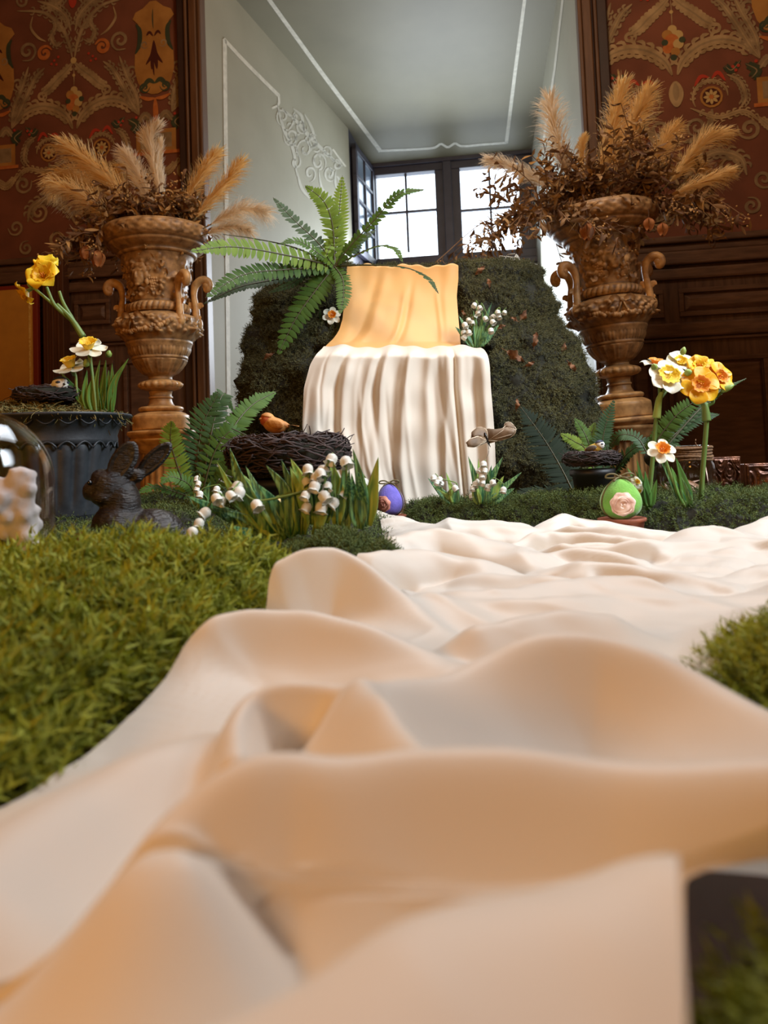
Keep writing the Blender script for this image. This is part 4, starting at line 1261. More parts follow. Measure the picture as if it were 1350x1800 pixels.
    # the mask, grapes and leaves on the bowl
    for fa in (-90, 90):
        a = math.radians(fa + rot_deg); out = np.array([math.cos(a), math.sin(a), 0]); side = np.array([-math.sin(a), math.cos(a), 0])
        F = np.stack([side, out, UZ], 1)
        c = cyl(fa, 51, 86)
        it = []

        def el(x, o, z, rx, ro, rz):
            it.append((c + side * x * sc + out * o * sc + UZ * z * sc, (rx * sc, ro * sc, rz * sc), F))
        el(0, 2, 0, 13, 8, 18); el(0, 5, -7, 9, 6, 10); el(0, 9, 0, 2.6, 4, 6); el(0, 9.5, -4, 3.6, 3, 2.4); el(0, 8, -9.5, 5, 2.4, 1.6); el(0, 8, -12, 4, 2.2, 1.4); el(0, 7, -16, 5, 3, 3)
        for s_ in (-1, 1):
            el(5.2 * s_, 7.4, 4.4, 3.2, 2.4, 1.8); el(6 * s_, 8, 7.6, 4.6, 2, 1.4); el(7 * s_, 6, -4, 4, 3, 4); el(11 * s_, 2, 9, 6, 5, 7); el(14 * s_, 1, 0, 5, 4, 8); el(7 * s_, 3, 16, 7, 5, 6); el(18 * s_, 0, 10, 6, 3, 5); el(15 * s_, 0, -12, 4, 4, 6)
        el(0, 4, 17, 8, 5, 5)
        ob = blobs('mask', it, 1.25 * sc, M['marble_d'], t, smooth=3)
        if lean:
            V = np.array([v.co for v in ob.data.vertices]); al = math.radians(lean)
            V = V @ np.array([[math.cos(al), 0, math.sin(al)], [0, 1, 0], [-math.sin(al), 0, math.cos(al)]]).T
            ob.data.vertices.foreach_set('co', V.ravel())
        gr = MB()
        for sgn in (-1, 1):
            for row in range(5):
                for cc in range(4 - (row // 2)):
                    gr.ball(cyl(fa + sgn * (25 + (cc - 1.2 + .25 * row) * 4.2 * 1), 47.5 - row * .9, 92 + row * 4.4, 3.2), 2.7 * sc, 5, 7)
            for (da, y, l, up) in ((30, 76, 12, 1), (38, 64, 11, -1), (20, 60, 9, 1), (44, 84, 10, 1), (34, 112, 9, -1), (14, 116, 8, 1)):
                q0 = cyl(fa + sgn * da, 51 - (y - 60) * .1, y, 3); q1 = cyl(fa + sgn * (da + l * .5), 51 - (y - 60) * .1, y - 4 * up, 6.5); q2 = cyl(fa + sgn * (da + l), 50 - (y - 60) * .1, y + 1 * up, 3)
                gr.blade([q0, q1, q2], 5.5 * sc, out, .4)
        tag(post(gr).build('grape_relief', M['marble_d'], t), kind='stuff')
        ga = MB()
        for j in range(34):
            u = j / 33.0; da = -52 + 104 * u; yy = 166 + 16 * math.sin(math.pi * u) ** .8
            ga.ball(cyl(fa + da, 69 - .12 * abs(yy - 166), yy + rng.randn() * 1.5, 1.0 + rng.rand()), (3.2 + 2 * rng.rand()) * sc, 5, 7)
        for sgn in (-1, 1):
            ga.blade([cyl(fa + 2 * sgn, 70, 160, 2), cyl(fa + 10 * sgn, 70, 156, 6), cyl(fa + 18 * sgn, 70, 163, 2)], 5 * sc, out, .4)
            ga.tube(cr([cyl(fa, 70, 158, 2), cyl(fa + 4 * sgn, 69, 172, 4), cyl(fa + 9 * sgn, 66, 184, 2)], 8), 1.8 * sc, 5)
        ga.ball(cyl(fa, 70, 160, 2), 4.5 * sc, 6, 8)
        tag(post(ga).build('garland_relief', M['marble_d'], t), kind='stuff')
    # fluted pedestal down to the floor
    pb = thing('pedestal', (base[0], base[1], FLOOR_Z), plabel, 'pedestal', group.replace('urns', 'pedestals'))
    H = base[2] - FLOOR_Z; r = sc
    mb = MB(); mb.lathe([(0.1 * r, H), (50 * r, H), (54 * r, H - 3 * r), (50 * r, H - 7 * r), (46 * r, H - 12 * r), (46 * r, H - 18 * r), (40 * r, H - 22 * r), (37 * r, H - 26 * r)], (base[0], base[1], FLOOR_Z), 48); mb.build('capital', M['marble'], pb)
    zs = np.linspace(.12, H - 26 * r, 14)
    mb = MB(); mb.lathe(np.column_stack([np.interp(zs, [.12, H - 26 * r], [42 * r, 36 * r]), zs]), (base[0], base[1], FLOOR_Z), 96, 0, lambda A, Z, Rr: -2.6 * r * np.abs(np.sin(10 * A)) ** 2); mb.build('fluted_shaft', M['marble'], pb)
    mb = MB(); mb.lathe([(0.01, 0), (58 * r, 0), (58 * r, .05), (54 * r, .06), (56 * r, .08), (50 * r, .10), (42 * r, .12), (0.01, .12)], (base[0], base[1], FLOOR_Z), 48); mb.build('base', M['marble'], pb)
    return t, sc, o0


urnL, scL, oL = urn([(270, 410), (284, 760)], 3.10, 'carved amber stone urn of dried grasses standing left of the window niche', 'fluted stone pedestal under the urn left of the niche, behind the black rabbit', -20, 0, 'carved stone urns with dried grasses')
urnR, scR, oR = urn([(1047, 378), (1096, 738)], 2.98, 'carved amber stone urn of dried grasses standing right of the window niche behind the rock', 'stone pedestal under the urn right of the niche, behind the mossy rock', -2, -3.4, 'carved stone urns with dried grasses')

# ================================================================== pampas plumes and dried foliage
def plume(pts, wid, label, group, m, n=420, seed=1, droop=.5):
    rng = np.random.RandomState(seed); wid = wid * 1.25; n = int(n * 1.5)
    C = cr(PL(pts), 40); t, a, b = frames(C, (0.05, -1, 0.1))
    L = np.linalg.norm(C[-1] - C[0])
    u = rng.rand(n) ** .85 * .80 + .16
    V, var = [], []
    idx = u * 39; i0 = idx.astype(int); f = (idx - i0)[:, None]; i1 = np.minimum(i0 + 1, 39)
    c = C[i0] * (1 - f) + C[i1] * f; tt = t[i0]; aa = a[i0]; bb = b[i0]
    ph = rng.rand(n) * 6.283
    rad = np.cos(ph)[:, None] * aa + np.sin(ph)[:, None] * bb
    env = np.sin(math.pi * np.clip((u - .05) / 1.02, 0, 1)) ** .6
    ln = wid * env * (.6 + .8 * rng.rand(n)); fw = L * (.14 + .16 * rng.rand(n)) * (1.05 - .45 * u)
    p0 = c
    p1 = c + rad * (ln * .42)[:, None] + tt * (fw * .5)[:, None]
    p2 = c + rad * (ln * .78)[:, None] + tt * (fw * .85)[:, None] - UZ * (ln * droop * .22)[:, None]
    p3 = c + rad * (ln * 1.0)[:, None] + tt * (fw * 1.1)[:, None] - UZ * (ln * droop * .6)[:, None]
    wv = np.cross(rad, tt); w0 = L * .0042
    S_ = np.stack([p0 - wv * w0, p0 + wv * w0, p1 - wv * w0, p1 + wv * w0, p2 - wv * w0 * .8, p2 + wv * w0 * .8, p3 - wv * w0 * .25, p3 + wv * w0 * .25], 1)
    V = S_.reshape(-1, 3); o = (np.arange(n) * 8)[:, None]
    Q = np.concatenate([o + np.array([0, 1, 3, 2]), o + np.array([2, 3, 5, 4]), o + np.array([4, 5, 7, 6])], 0)
    var = np.repeat(rng.rand(n), 8)
    ob = fast_mesh('pampas_plume', V, Q, M[m], None, var, None, C[0], False)
    tag(ob, label, 'plume', group)
    mb = MB(); mb.tube(C[:38], np.linspace(.0032, .001, 38), 5); mb.build('stem', M['straw'], ob)


GL = 'pampas plumes in the left urn'
for i, (pts, w_, lab, m) in enumerate([
    ([(262, 412, 3.10), (215, 345, 3.10), (165, 295, 3.08), (115, 257, 3.06)], .060, 'long golden pampas plume slanting up to the far left out of the left urn', 'pampas'),
    ([(240, 412, 3.06), (190, 378, 3.02), (145, 345, 3.0), (93, 324, 2.98)], .058, 'golden pampas plume lying lowest on the left side of the left urn', 'pampas'),
    ([(235, 405, 3.1), (185, 350, 3.12), (140, 314, 3.14), (108, 312, 3.15), (98, 326, 3.15)], .044, 'short pampas plume with a curled tip between the two long left ones', 'pampas'),
    ([(275, 405, 3.08), (262, 350, 3.08), (240, 300, 3.08), (219, 270, 3.08)], .040, 'whitish pampas plume leaning slightly left in the middle of the left urn', 'pampas_w'),
    ([(268, 400, 3.12), (250, 345, 3.14), (232, 308, 3.14), (217, 298, 3.14), (214, 310, 3.14)], .022, 'small pampas plume with hooked tip beside the whitish middle plume', 'pampas'),
    ([(290, 405, 3.10), (282, 345, 3.10), (268, 275, 3.10), (264, 248, 3.1), (272, 229, 3.10)], .030, 'tallest upright pale pampas plume of the left urn', 'pampas_w'),
    ([(286, 400, 3.14), (284, 340, 3.14), (279, 290, 3.14), (281, 258, 3.14)], .020, 'thin short plume close behind the tallest one in the left urn', 'pampas_w'),
    ([(308, 405, 3.06), (330, 350, 3.06), (356, 305, 3.06), (381, 270, 3.06)], .042, 'pampas plume leaning right before the brown casing beside the niche', 'pampas'),
    ([(325, 405, 3.05), (360, 365, 3.05), (395, 325, 3.05), (424, 286, 3.05)], .042, 'pampas plume leaning right across the pale niche wall', 'pampas'),
    ([(350, 405, 3.03), (390, 385, 3.0), (430, 368, 2.98), (470, 374, 2.96)], .046, 'pampas plume lying almost flat to the right over the fern tips', 'pampas_w'),
    ([(345, 418, 3.03), (380, 405, 3.0), (410, 400, 2.98), (440, 406, 2.96)], .040, 'low fluffy pampas plume on the right rim of the left urn', 'pampas_w')]):
    plume(pts, w_, lab, GL, m, 460, 10 + i)
GR = 'pampas plumes in the right urn'
for i, (pts, w_, lab, m) in enumerate([
    ([(1015, 345, 2.95), (995, 290, 2.93), (975, 230, 2.92), (965, 172, 2.92)], .058, 'tall pale pampas plume against the right niche wall', 'pampas_w'),
    ([(985, 350, 2.9), (945, 318, 2.87), (900, 295, 2.85), (860, 282, 2.84)], .034, 'pampas plume reaching left in front of the window panes', 'pampas_w'),
    ([(1048, 345, 2.96), (1062, 290, 2.96), (1078, 215, 2.96), (1094, 150, 2.96)], .046, 'tallest pampas plume at the middle of the right urn', 'pampas'),
    ([(1066, 345, 2.94), (1090, 280, 2.94), (1115, 215, 2.94), (1138, 165, 2.94)], .050, 'broad golden pampas plume just right of the tallest one', 'pampas'),
    ([(1030, 340, 3.0), (1025, 300, 3.02), (1022, 265, 3.02), (1026, 245, 3.02)], .020, 'short dark plume between the pale and the tallest plumes of the right urn', 'pampas'),
    ([(1110, 345, 2.94), (1140, 300, 2.94), (1165, 255, 2.94), (1188, 224, 2.94)], .042, 'pampas plume leaning right before the red wallpaper', 'pampas'),
    ([(1150, 350, 2.93), (1195, 300, 2.92), (1235, 252, 2.9), (1272, 236, 2.9)], .040, 'pampas plume arching far to the right over the red wallpaper', 'pampas'),
    ([(1160, 360, 2.9), (1200, 335, 2.88), (1245, 318, 2.86), (1282, 303, 2.85)], .034, 'lowest right pampas plume of the right urn', 'pampas'),
    ([(1140, 345, 3.0), (1180, 310, 3.0), (1215, 290, 3.0), (1240, 300, 3.0)], .034, 'fuzzy plume behind the arching right one', 'pampas')]):
    plume(pts, w_, lab, GR, m, 460, 40 + i)


def foliage(center, half_w, half_d, hgt, label, seed, n=170, hang=60, left_bias=0):
    """a tangle of brown twigs, curled leaves and berries; nobody could count it"""
    rng = np.random.RandomState(seed)
    VV, QQ, vv = [], [], []; nb = 0
    mb = MB(); c = np.array(center)
    def leaf(p, d, ln, wd):
        nonlocal nb
        u = np.linspace(0, 1, 6); d = nrm(d); s = nrm(np.cross(d, rng.randn(3))); nn_ = np.cross(s, d)
        C = p + np.outer(u, d) * ln + np.outer(np.sin(u * 2.6) * ln * .35 * rng.randn(), nn_) * np.ones((1, 1))
        wv = (np.sin(math.pi * (u * .94 + .03)) * wd)[:, None]
        VV.append(np.stack([C - s * wv + nn_ * wv * .5, C, C + s * wv + nn_ * wv * .5], 1).reshape(-1, 3))
        q = []
        for i in range(5):
            for j in range(2): q.append((nb + i * 3 + j, nb + i * 3 + 3 + j, nb + i * 3 + 4 + j, nb + i * 3 + 1 + j))
        QQ.append(q); vv.append(np.full(18, np.clip(rng.beta(.7, 1.9), 0, 1))); nb += 18
    for i in range(n):
        a = rng.rand() * 6.283; rr = rng.rand() ** .5
        p0 = c + np.array([math.cos(a) * half_w * .6 * rr, math.sin(a) * half_d * .6 * rr, -.02])
        hangs = i < hang
        dirv = np.array([math.cos(a) * (1.2 if hangs else .8), math.sin(a) * .8, (-.05 if hangs else .5 + rng.rand())])
        ln = hgt * (.6 + .8 * rng.rand())
        p1 = p0 + dirv * ln * .5; p2 = p0 + dirv * ln + UZ * (-.5 * ln if hangs else -.1 * ln) + rng.randn(3) * .02
        C = cr([p0, p1, p2], 9)
        t = nrm(np.gradient(C, axis=0))
        s = nrm(np.cross(t, rng.randn(3))) * .0016
        VV.append(np.stack([C - s, C + s], 1).reshape(-1, 3)); QQ.append([(nb + 2 * i_, nb + 2 * i_ + 1, nb + 2 * i_ + 3, nb + 2 * i_ + 2) for i_ in range(8)]); vv.append(np.full(18, rng.rand() * .25)); nb += 18
        for j in range(2, 9):
            for s_ in (-1, 1):
                if rng.rand() < .85:
                    d_ = t[j] * .5 + nrm(np.cross(t[j], rng.randn(3))) * .9 + np.array([0, 0, -.5 * rng.rand()])
                    leaf(C[j], d_, .028 + .030 * rng.rand(), .0045 + .0045 * rng.rand())
        if rng.rand() < .35:
            for q in range(7):
                x = C[-1] + rng.randn(3) * .016
                f = MB(); f.ball(x, .0042, 4, 6); VV.append(f.v[0]); QQ.append([tuple(i_ + nb for i_ in g) for g in f.f if len(g) == 4]); vv.append(np.full(len(f.v[0]), .7 + .3 * rng.rand())); nb += len(f.v[0])
    V = np.vstack(VV); Q = np.array([q for g in QQ for q in g])
    o = fast_mesh('dried_foliage', V, Q, M['foliage'], None, np.concatenate(vv), None, c, True)
    return tag(o, label, 'dried foliage', kind='stuff')


foliage(P(272, 392, 3.10), .21, .18, .105, 'tangle of brown dried leaves and berries filling the rim of the left urn', 3, 120, 16)
foliage(P(190, 408, 3.06), .10, .10, .14, 'dark dried sprays spilling over the left side of the left urn', 4, 46, 30)
foliage(P(1060, 348, 2.96), .25, .19, .125, 'tangle of brown dried leaves and berries filling the rim of the right urn', 5, 150, 34)
foliage(P(955, 375, 2.90), .10, .10, .20, 'dark dried sprays hanging in front of the window from the right urn', 6, 70, 44)
foliage(P(1170, 350, 2.94), .12, .10, .17, 'dried sprays reaching right from the right urn over the wallpaper', 7, 54, 24)


def pod(px, py, d, ln, label, seed):
    c = P(px, py, d); t = thing('dried_flower', c, label, 'dried flower', 'dried seed flowers hanging from the urns')
    mb = MB()
    for q in range(5):
        a = q * 1.257
        o = np.array([math.cos(a), math.sin(a), 0])
        mb.blade([c + o * .002, c + o * ln * .34 - UZ * ln * .4, c + o * ln * .18 - UZ * ln * .85, c + o * ln * (.3 if q % 2 else .1) - UZ * ln * 1.1], ln * .26, o, .3)
    mb.build('petals', M['pod'], t)
    mb = MB(); mb.tube(cr([c, c + [0.004, .01, ln * .7], c + [-.002, .03, ln * 1.9]], 8), .0015, 5); mb.build('stem', M['foliage'], t)


for i, (px, py, d, l, lb) in enumerate([(1140, 383, 2.80, .045, 'upper of two orange dried flowers hanging right of the right urn'), (1164, 392, 2.80, .045, 'lower right of two orange dried flowers hanging right of the right urn'),
                                        (1032, 392, 2.74, .06, 'orange dried flower hanging over the carved front of the right urn'), (172, 440, 2.95, .06, 'orange dried flower hanging at the left rim of the left urn'),
                                        (150, 432, 2.97, .05, 'tan dried flower hanging leftmost from the left urn')]):
    pod(px, py, d, l, lb, i)


# ================================================================== ferns
def frond(parent, pts, width, m, n=24, up=(0, -1, .2), fold=.12, jag=0.0, seed=0, droop=.15, sparse=1.0, tipw=.35):
    """one fern leaf: a midrib with pairs of rounded leaflets"""
    rng = np.random.RandomState(seed + 17)
    C = cr(PL(pts), 60); t, a, b = frames(C, up)
    L = np.sum(np.linalg.norm(np.diff(C, axis=0), axis=1))
    VV, QQ, var = [], [], []; nb = 0
    uu_ = np.linspace(0, 1, 7)
    lw = np.array([.55, .92, 1, .98, .86, .55, .04])
    base_v = rng.rand()
    for i in range(n):
        u = .06 + .92 * i / (n - 1.0)
        k = min(int(u * 59), 58)
        ln = width * (np.sin(math.pi * np.clip(.16 + u * .80, 0, 1)) ** .7 * .85 + .15) * (1 if u < .8 else 1 - (u - .8) / .2 * (1 - tipw))
        wl_ = L / n * .47 * sparse
        for sd in (-1, 1):
            d = nrm(a[k] * sd + t[k] * (.22 + .35 * u) + b[k] * (.12 + rng.randn() * .06))
            l = ln * (.92 + .16 * rng.rand()); s = nrm(np.cross(d, b[k])) 
            nn_ = np.cross(s, d)
            Cc = C[k] + np.outer(uu_ * l, d) - np.outer(uu_ ** 2 * l * droop, b[k] * 1.0)
            ww = (lw * wl_ * (1 + jag * np.cos(np.arange(7) * math.pi)))[:, None]
            G = np.stack([Cc - s * ww - nn_ * ww * fold, Cc, Cc + s * ww - nn_ * ww * fold], 1).reshape(-1, 3)
            VV.append(G)
            for q in range(6):
                for j in range(2): QQ.append((nb + q * 3 + j, nb + q * 3 + 3 + j, nb + q * 3 + 4 + j, nb + q * 3 + 1 + j))
            var.append(np.full(21, np.clip(base_v * .5 + .5 * rng.rand(), 0, 1))); nb += 21
    o = fast_mesh('frond', np.vstack(VV), np.array(QQ), M[m], None, np.concatenate(var), parent)
    mb = MB(); mb.tube(C, np.linspace(.0026, .0007, 60) * (L / .3) ** .5, 5); mb.build('midrib', M['rib'], o)
    return o


fb = thing('fern', P(590, 475, 2.30), 'large green fern spreading on top of the mossy rock left of the waterfall', 'fern')
D = 2.2
Q_ = lambda pts, d0=0, d1=0: [(x, y, D + d0 + (d1 - d0) * i / (len(pts) - 1.0)) for i, (x, y) in enumerate(pts)]
ROOT = (588, 468)
for i, (pts, w_, m, n, d1, up) in enumerate([
    ([ROOT, (560, 428), (515, 385), (480, 347)], .030, 'fern_dark', 22, .02, (.4, -1, .6)),
    ([ROOT, (585, 400), (570, 355), (536, 326)], .036, 'fern_light', 24, .02, (0, -1, .2)),
    ([ROOT, (592, 420), (597, 365), (602, 308)], .034, 'fern_light', 28, .03, (0, -1, .1)),
    ([ROOT, (618, 430), (660, 385), (700, 342), (748, 333)], .032, 'fern', 26, -.05, (-.4, -.8, .6)),
    ([ROOT, (630, 446), (668, 432), (695, 438), (708, 461)], .018, 'fern', 20, -.08, (0, -.5, 1)),
    ([ROOT, (650, 466), (710, 470), (750, 487), (771, 516)], .018, 'fern_dark', 26, -.16, (0, -.15, 1)),
    ([ROOT, (500, 448), (410, 434), (332, 442)], .036, 'fern_light', 34, -.28, (.1, -1, .25)),
    ([ROOT, (500, 474), (425, 484), (360, 524)], .034, 'fern', 32, -.26, (.15, -1, .3)),
    ([ROOT, (490, 490), (420, 505), (356, 535)], .022, 'fern_dark', 28, -.16, (.1, -.9, .6)),
    ([ROOT, (520, 436), (450, 420), (392, 412)], .016, 'fern_dark', 26, .10, (0, -.3, 1)),
    ([ROOT, (560, 446), (525, 424), (492, 428)], .026, 'fern', 18, -.08, (0, -.8, .7)),
    ([ROOT, (602, 490), (604, 520), (597, 552)], .026, 'fern', 22, -.14, (0, -1, .3)),
    ([ROOT, (555, 510), (520, 560), (488, 625)], .046, 'fern', 20, -.08, (-.1, -1, .3)),
    ([ROOT, (575, 450), (582, 430), (572, 452)], .020, 'fern_light', 10, -.10, (0, -1, .3)),
    ([ROOT, (545, 478), (510, 500), (470, 515)], .026, 'fern_dark', 20, -.02, (0, -.7, .8)),
    ([ROOT, (620, 440), (635, 420), (660, 405)], .020, 'fern_dark', 16, .06, (0, -1, .4))]):
    frond(fb, Q_(pts, 0, d1), w_, m, n, up, seed=i)
mb = MB(); mb.ball(P(588, 474, 2.24), (.022, .02, .02), 8, 10); mb.build('crown', M['soil'], fb)

fl = thing('fern', P(350, 870, 1.62), 'dark green fern standing left of the big twig nest before the urn pedestal', 'fern')
D = 1.58
for i, (pts, w_, m, n, d1, up) in enumerate([
    ([(352, 880), (346, 820), (356, 750), (384, 690)], .046, 'fern_dark', 34, .05, (.2, -1, .2)),
    ([(330, 870), (312, 820), (300, 775), (302, 740)], .030, 'fern_light', 24, -.03, (0, -1, .2)),
    ([(352, 880), (372, 760), (392, 694), (412, 726)], .026, 'fern_dark', 30, .10, (.3, -.6, .8)),
    ([(355, 880), (400, 770), (440, 715), (486, 688)], .032, 'fern', 30, .16, (0, -1, .3)),
    ([(352, 880), (375, 800), (402, 760), (420, 770)], .030, 'fern', 22, .03, (.2, -1, .4)),
    ([(350, 880), (300, 862), (270, 856), (240, 868)], .022, 'fern', 22, -.06, (0, -.5, 1)),
    ([(352, 880), (390, 840), (415, 800), (428, 760)], .026, 'fern', 22, .0, (0, -1, .3)),
    ([(350, 880), (330, 850), (300, 838), (284, 850)], .02, 'fern', 18, -.06, (0, -.8, .8))]):
    frond(fl, Q_(pts, 0, d1), w_, m, n, up, seed=30 + i)
mb = MB(); mb.ball(P(350, 882, 1.6), (.025, .025, .02), 8, 10); mb.build('crown', M['soil'], fl)

fr_ = thing('fern', P(1062, 822, 1.9), 'dark fern with an upright frond behind the small bird nest on the right', 'fern')
D = 1.92
for i, (pts, w_, m, n, d1, up) in enumerate([
    ([(1062, 830), (1058, 790), (1064, 750), (1080, 702)], .030, 'fern_dark', 28, .02, (.2, -1, .1)),
    ([(1045, 830), (1030, 790), (1008, 775), (985, 762)], .020, 'fern_light', 18, .03, (0, -1, .3)),
    ([(1045, 830), (1035, 780), (1024, 755), (1010, 735)], .018, 'fern', 18, .04, (0, -1, .3)),
    ([(1050, 830), (1044, 790), (1040, 765), (1046, 742)], .018, 'fern_light', 18, .04, (0, -1, .3)),
    ([(1075, 835), (1100, 800), (1130, 780), (1170, 766)], .026, 'fern_dark', 24, -.1, (0, -.7, .8)),
    ([(1075, 835), (1120, 790), (1165, 778), (1205, 790)], .024, 'fern_dark', 24, -.15, (0, -.5, .9))]):
    frond(fr_, Q_(pts, 0, d1), w_, m, n, up, seed=50 + i)
mb = MB(); mb.ball(P(1062, 836, 1.92), (.025, .025, .02), 8, 10); mb.build('crown', M['soil'], fr_)

fd = thing('fern', P(1150, 800, 1.66), 'green fern whose long fronds lean right behind the daffodil stems', 'fern')
D = 1.66
for i, (pts, w_, m, n, d1, up) in enumerate([
    ([(1140, 800), (1165, 760), (1195, 725), (1245, 690)], .026, 'fern', 26, -.02, (-.3, -1, .5)),
    ([(1150, 805), (1185, 765), (1225, 735), (1265, 728)], .022, 'fern_dark', 26, .03, (-.2, -.8, .6)),
    ([(1160, 800), (1220, 730), (1270, 685), (1312, 665)], .013, 'fern_dark', 28, .05, (-.2, -.4, 1)),
    ([(1140, 800), (1120, 770), (1090, 765), (1070, 790)], .02, 'fern_dark', 20, .05, (0, -.8, .6))]):
    frond(fd, Q_(pts, 0, d1), w_, m, n, up, seed=70 + i)
mb = MB(); mb.ball(P(1148, 806, 1.66), (.02, .02, .018), 8, 10); mb.build('crown', M['soil'], fd)

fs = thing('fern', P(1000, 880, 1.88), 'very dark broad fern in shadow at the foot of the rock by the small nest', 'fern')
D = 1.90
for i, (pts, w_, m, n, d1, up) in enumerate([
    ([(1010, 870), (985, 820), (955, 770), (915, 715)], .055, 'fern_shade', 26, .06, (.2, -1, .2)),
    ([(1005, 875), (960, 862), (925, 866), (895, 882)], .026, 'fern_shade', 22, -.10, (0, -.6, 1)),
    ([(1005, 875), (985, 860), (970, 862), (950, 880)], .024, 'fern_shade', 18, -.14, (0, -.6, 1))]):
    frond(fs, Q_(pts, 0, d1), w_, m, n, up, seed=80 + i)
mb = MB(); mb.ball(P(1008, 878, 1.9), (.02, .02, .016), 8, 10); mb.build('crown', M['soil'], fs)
# ================================================================== the black pot on the left
pc = P(100, 960, 1.5); pc[2] = 0.0
px0, py0 = pc[0], pc[1]
pot = thing('planter_pot', (px0, py0, 0), 'black fluted metal pot with a flared rim holding moss and daffodils', 'pot')
mb = MB()
mb.lathe([(.01, .001), (.088, .001), (.092, .012), (.086, .022), (.082, .034), (.086, .042), (.083, .050), (.086, .058), (.089, .064)], (px0, py0, 0), 72)
mb.build('foot_ring', M['pot'], pot)
zs = np.linspace(.064, .200, 26)
mb = MB()
mb.lathe(np.column_stack([np.interp(zs, [.064, .085, .13, .2], [.088, .091, .099, .110]), zs]), (px0, py0, 0), 168, 0,
         lambda A, Z, R: .0065 * (np.abs(np.sin(11 * A)) ** .8 - .5) * np.clip((Z - .075) / .02, 0, 1) * np.clip((.2 - Z) / .012, 0, 1))
mb.build('fluted_body', M['pot'], pot)
mb = MB()
mb.lathe([(.112, .197), (.116, .201), (.1165, .206), (.115, .214), (.119, .226), (.126, .238), (.134, .246), (.143, .250), (.1445, .2525), (.143, .255), (.136, .254), (.128, .250), (.120, .235), (.01, .233)], (px0, py0, 0), 96)
mb.build('rim', M['pot'], pot)
for q in range(22):
    a0 = (q + .5) * math.pi / 11
    arc = [(px0 + (.1145) * math.cos(a0 + da), py0 + .1145 * math.sin(a0 + da), .190 + .012 * math.cos(da / .142 * math.pi / 2)) for da in np.linspace(-.142, .142, 9)]
    mb = MB(); mb.tube(arc, .0022, 6); mb.build('scallop', M['pot'], pot)
    arc = [(px0 + .1305 * math.cos(a0 + da), py0 + .1305 * math.sin(a0 + da), .243 - .009 * math.cos(da / .12 * math.pi / 2)) for da in np.linspace(-.12, .12, 9)]
    mb = MB(); mb.tube(arc, .0016, 5); mb.build('scallop', M['pot'], pot)


def straw(cx, cy, rx, ry, zf, n, ln, label, seed, m='straw', th=.0007):
    rng = np.random.RandomState(seed); r = rng.rand(n) ** .5; a = rng.rand(n) * 6.283
    x = cx + rx * r * np.cos(a); y = cy + ry * r * np.sin(a); z = zf(x, y) + .006 * rng.rand(n)
    p = np.stack([x, y, z], 1); d = nrm(np.stack([rng.randn(n), rng.randn(n), .25 + .4 * rng.randn(n)], 1)); s = nrm(np.cross(d, rng.randn(n, 3))); L = (ln * (.5 + rng.rand(n)))[:, None]
    V = []
    for k in range(5):
        u = k / 4.0; c = p + d * L * u + s * L * .35 * np.sin(u * 3 + a[:, None]) - UZ * L * .5 * u * u
        sd = np.cross(d, s) * th
        V += [c - sd, c + sd + UZ * th]
    V = np.stack(V, 1).reshape(-1, 3); o = (np.arange(n) * 10)[:, None]
    Q = np.concatenate([o + np.array([2 * k, 2 * k + 1, 2 * k + 3, 2 * k + 2]) for k in range(4)], 0)
    g = MB(); th_ = np.linspace(0, 2 * math.pi, 25)[:-1]
    rings = [np.stack([cx + rx * f * np.cos(th_), cy + ry * f * np.sin(th_), zf(cx + rx * f * np.cos(th_), cy + ry * f * np.sin(th_)) - .004], 1) for f in (.02, .25, .5, .75, .98)]
    G = np.stack(rings, 0); AV = np.vstack([G.reshape(-1, 3), V])
    gq = [(i * 24 + j, (i + 1) * 24 + j, (i + 1) * 24 + (j + 1) % 24, i * 24 + (j + 1) % 24) for i in range(4) for j in range(24)]
    ob = fast_mesh('dry_moss', AV, np.vstack([gq, Q + len(G.reshape(-1, 3))]), [M[m], M['soil']], np.r_[np.ones(len(gq), int), np.zeros(len(Q), int)], np.r_[np.zeros(120), np.repeat(rng.rand(n), 10)], smooth=False)
    return tag(ob, label, 'moss', kind='stuff')


zmound = lambda x, y: .2535 + .030 * np.clip(1 - ((x - px0 + .03) / .10) ** 2 - ((y - py0) / .12) ** 2, 0, 1) - .004 * np.clip((x - px0) / .12, 0, 1)
straw(px0, py0, .133, .133, zmound, 4200, .019, 'dry yellowish moss heaped in the top of the black pot', 3)


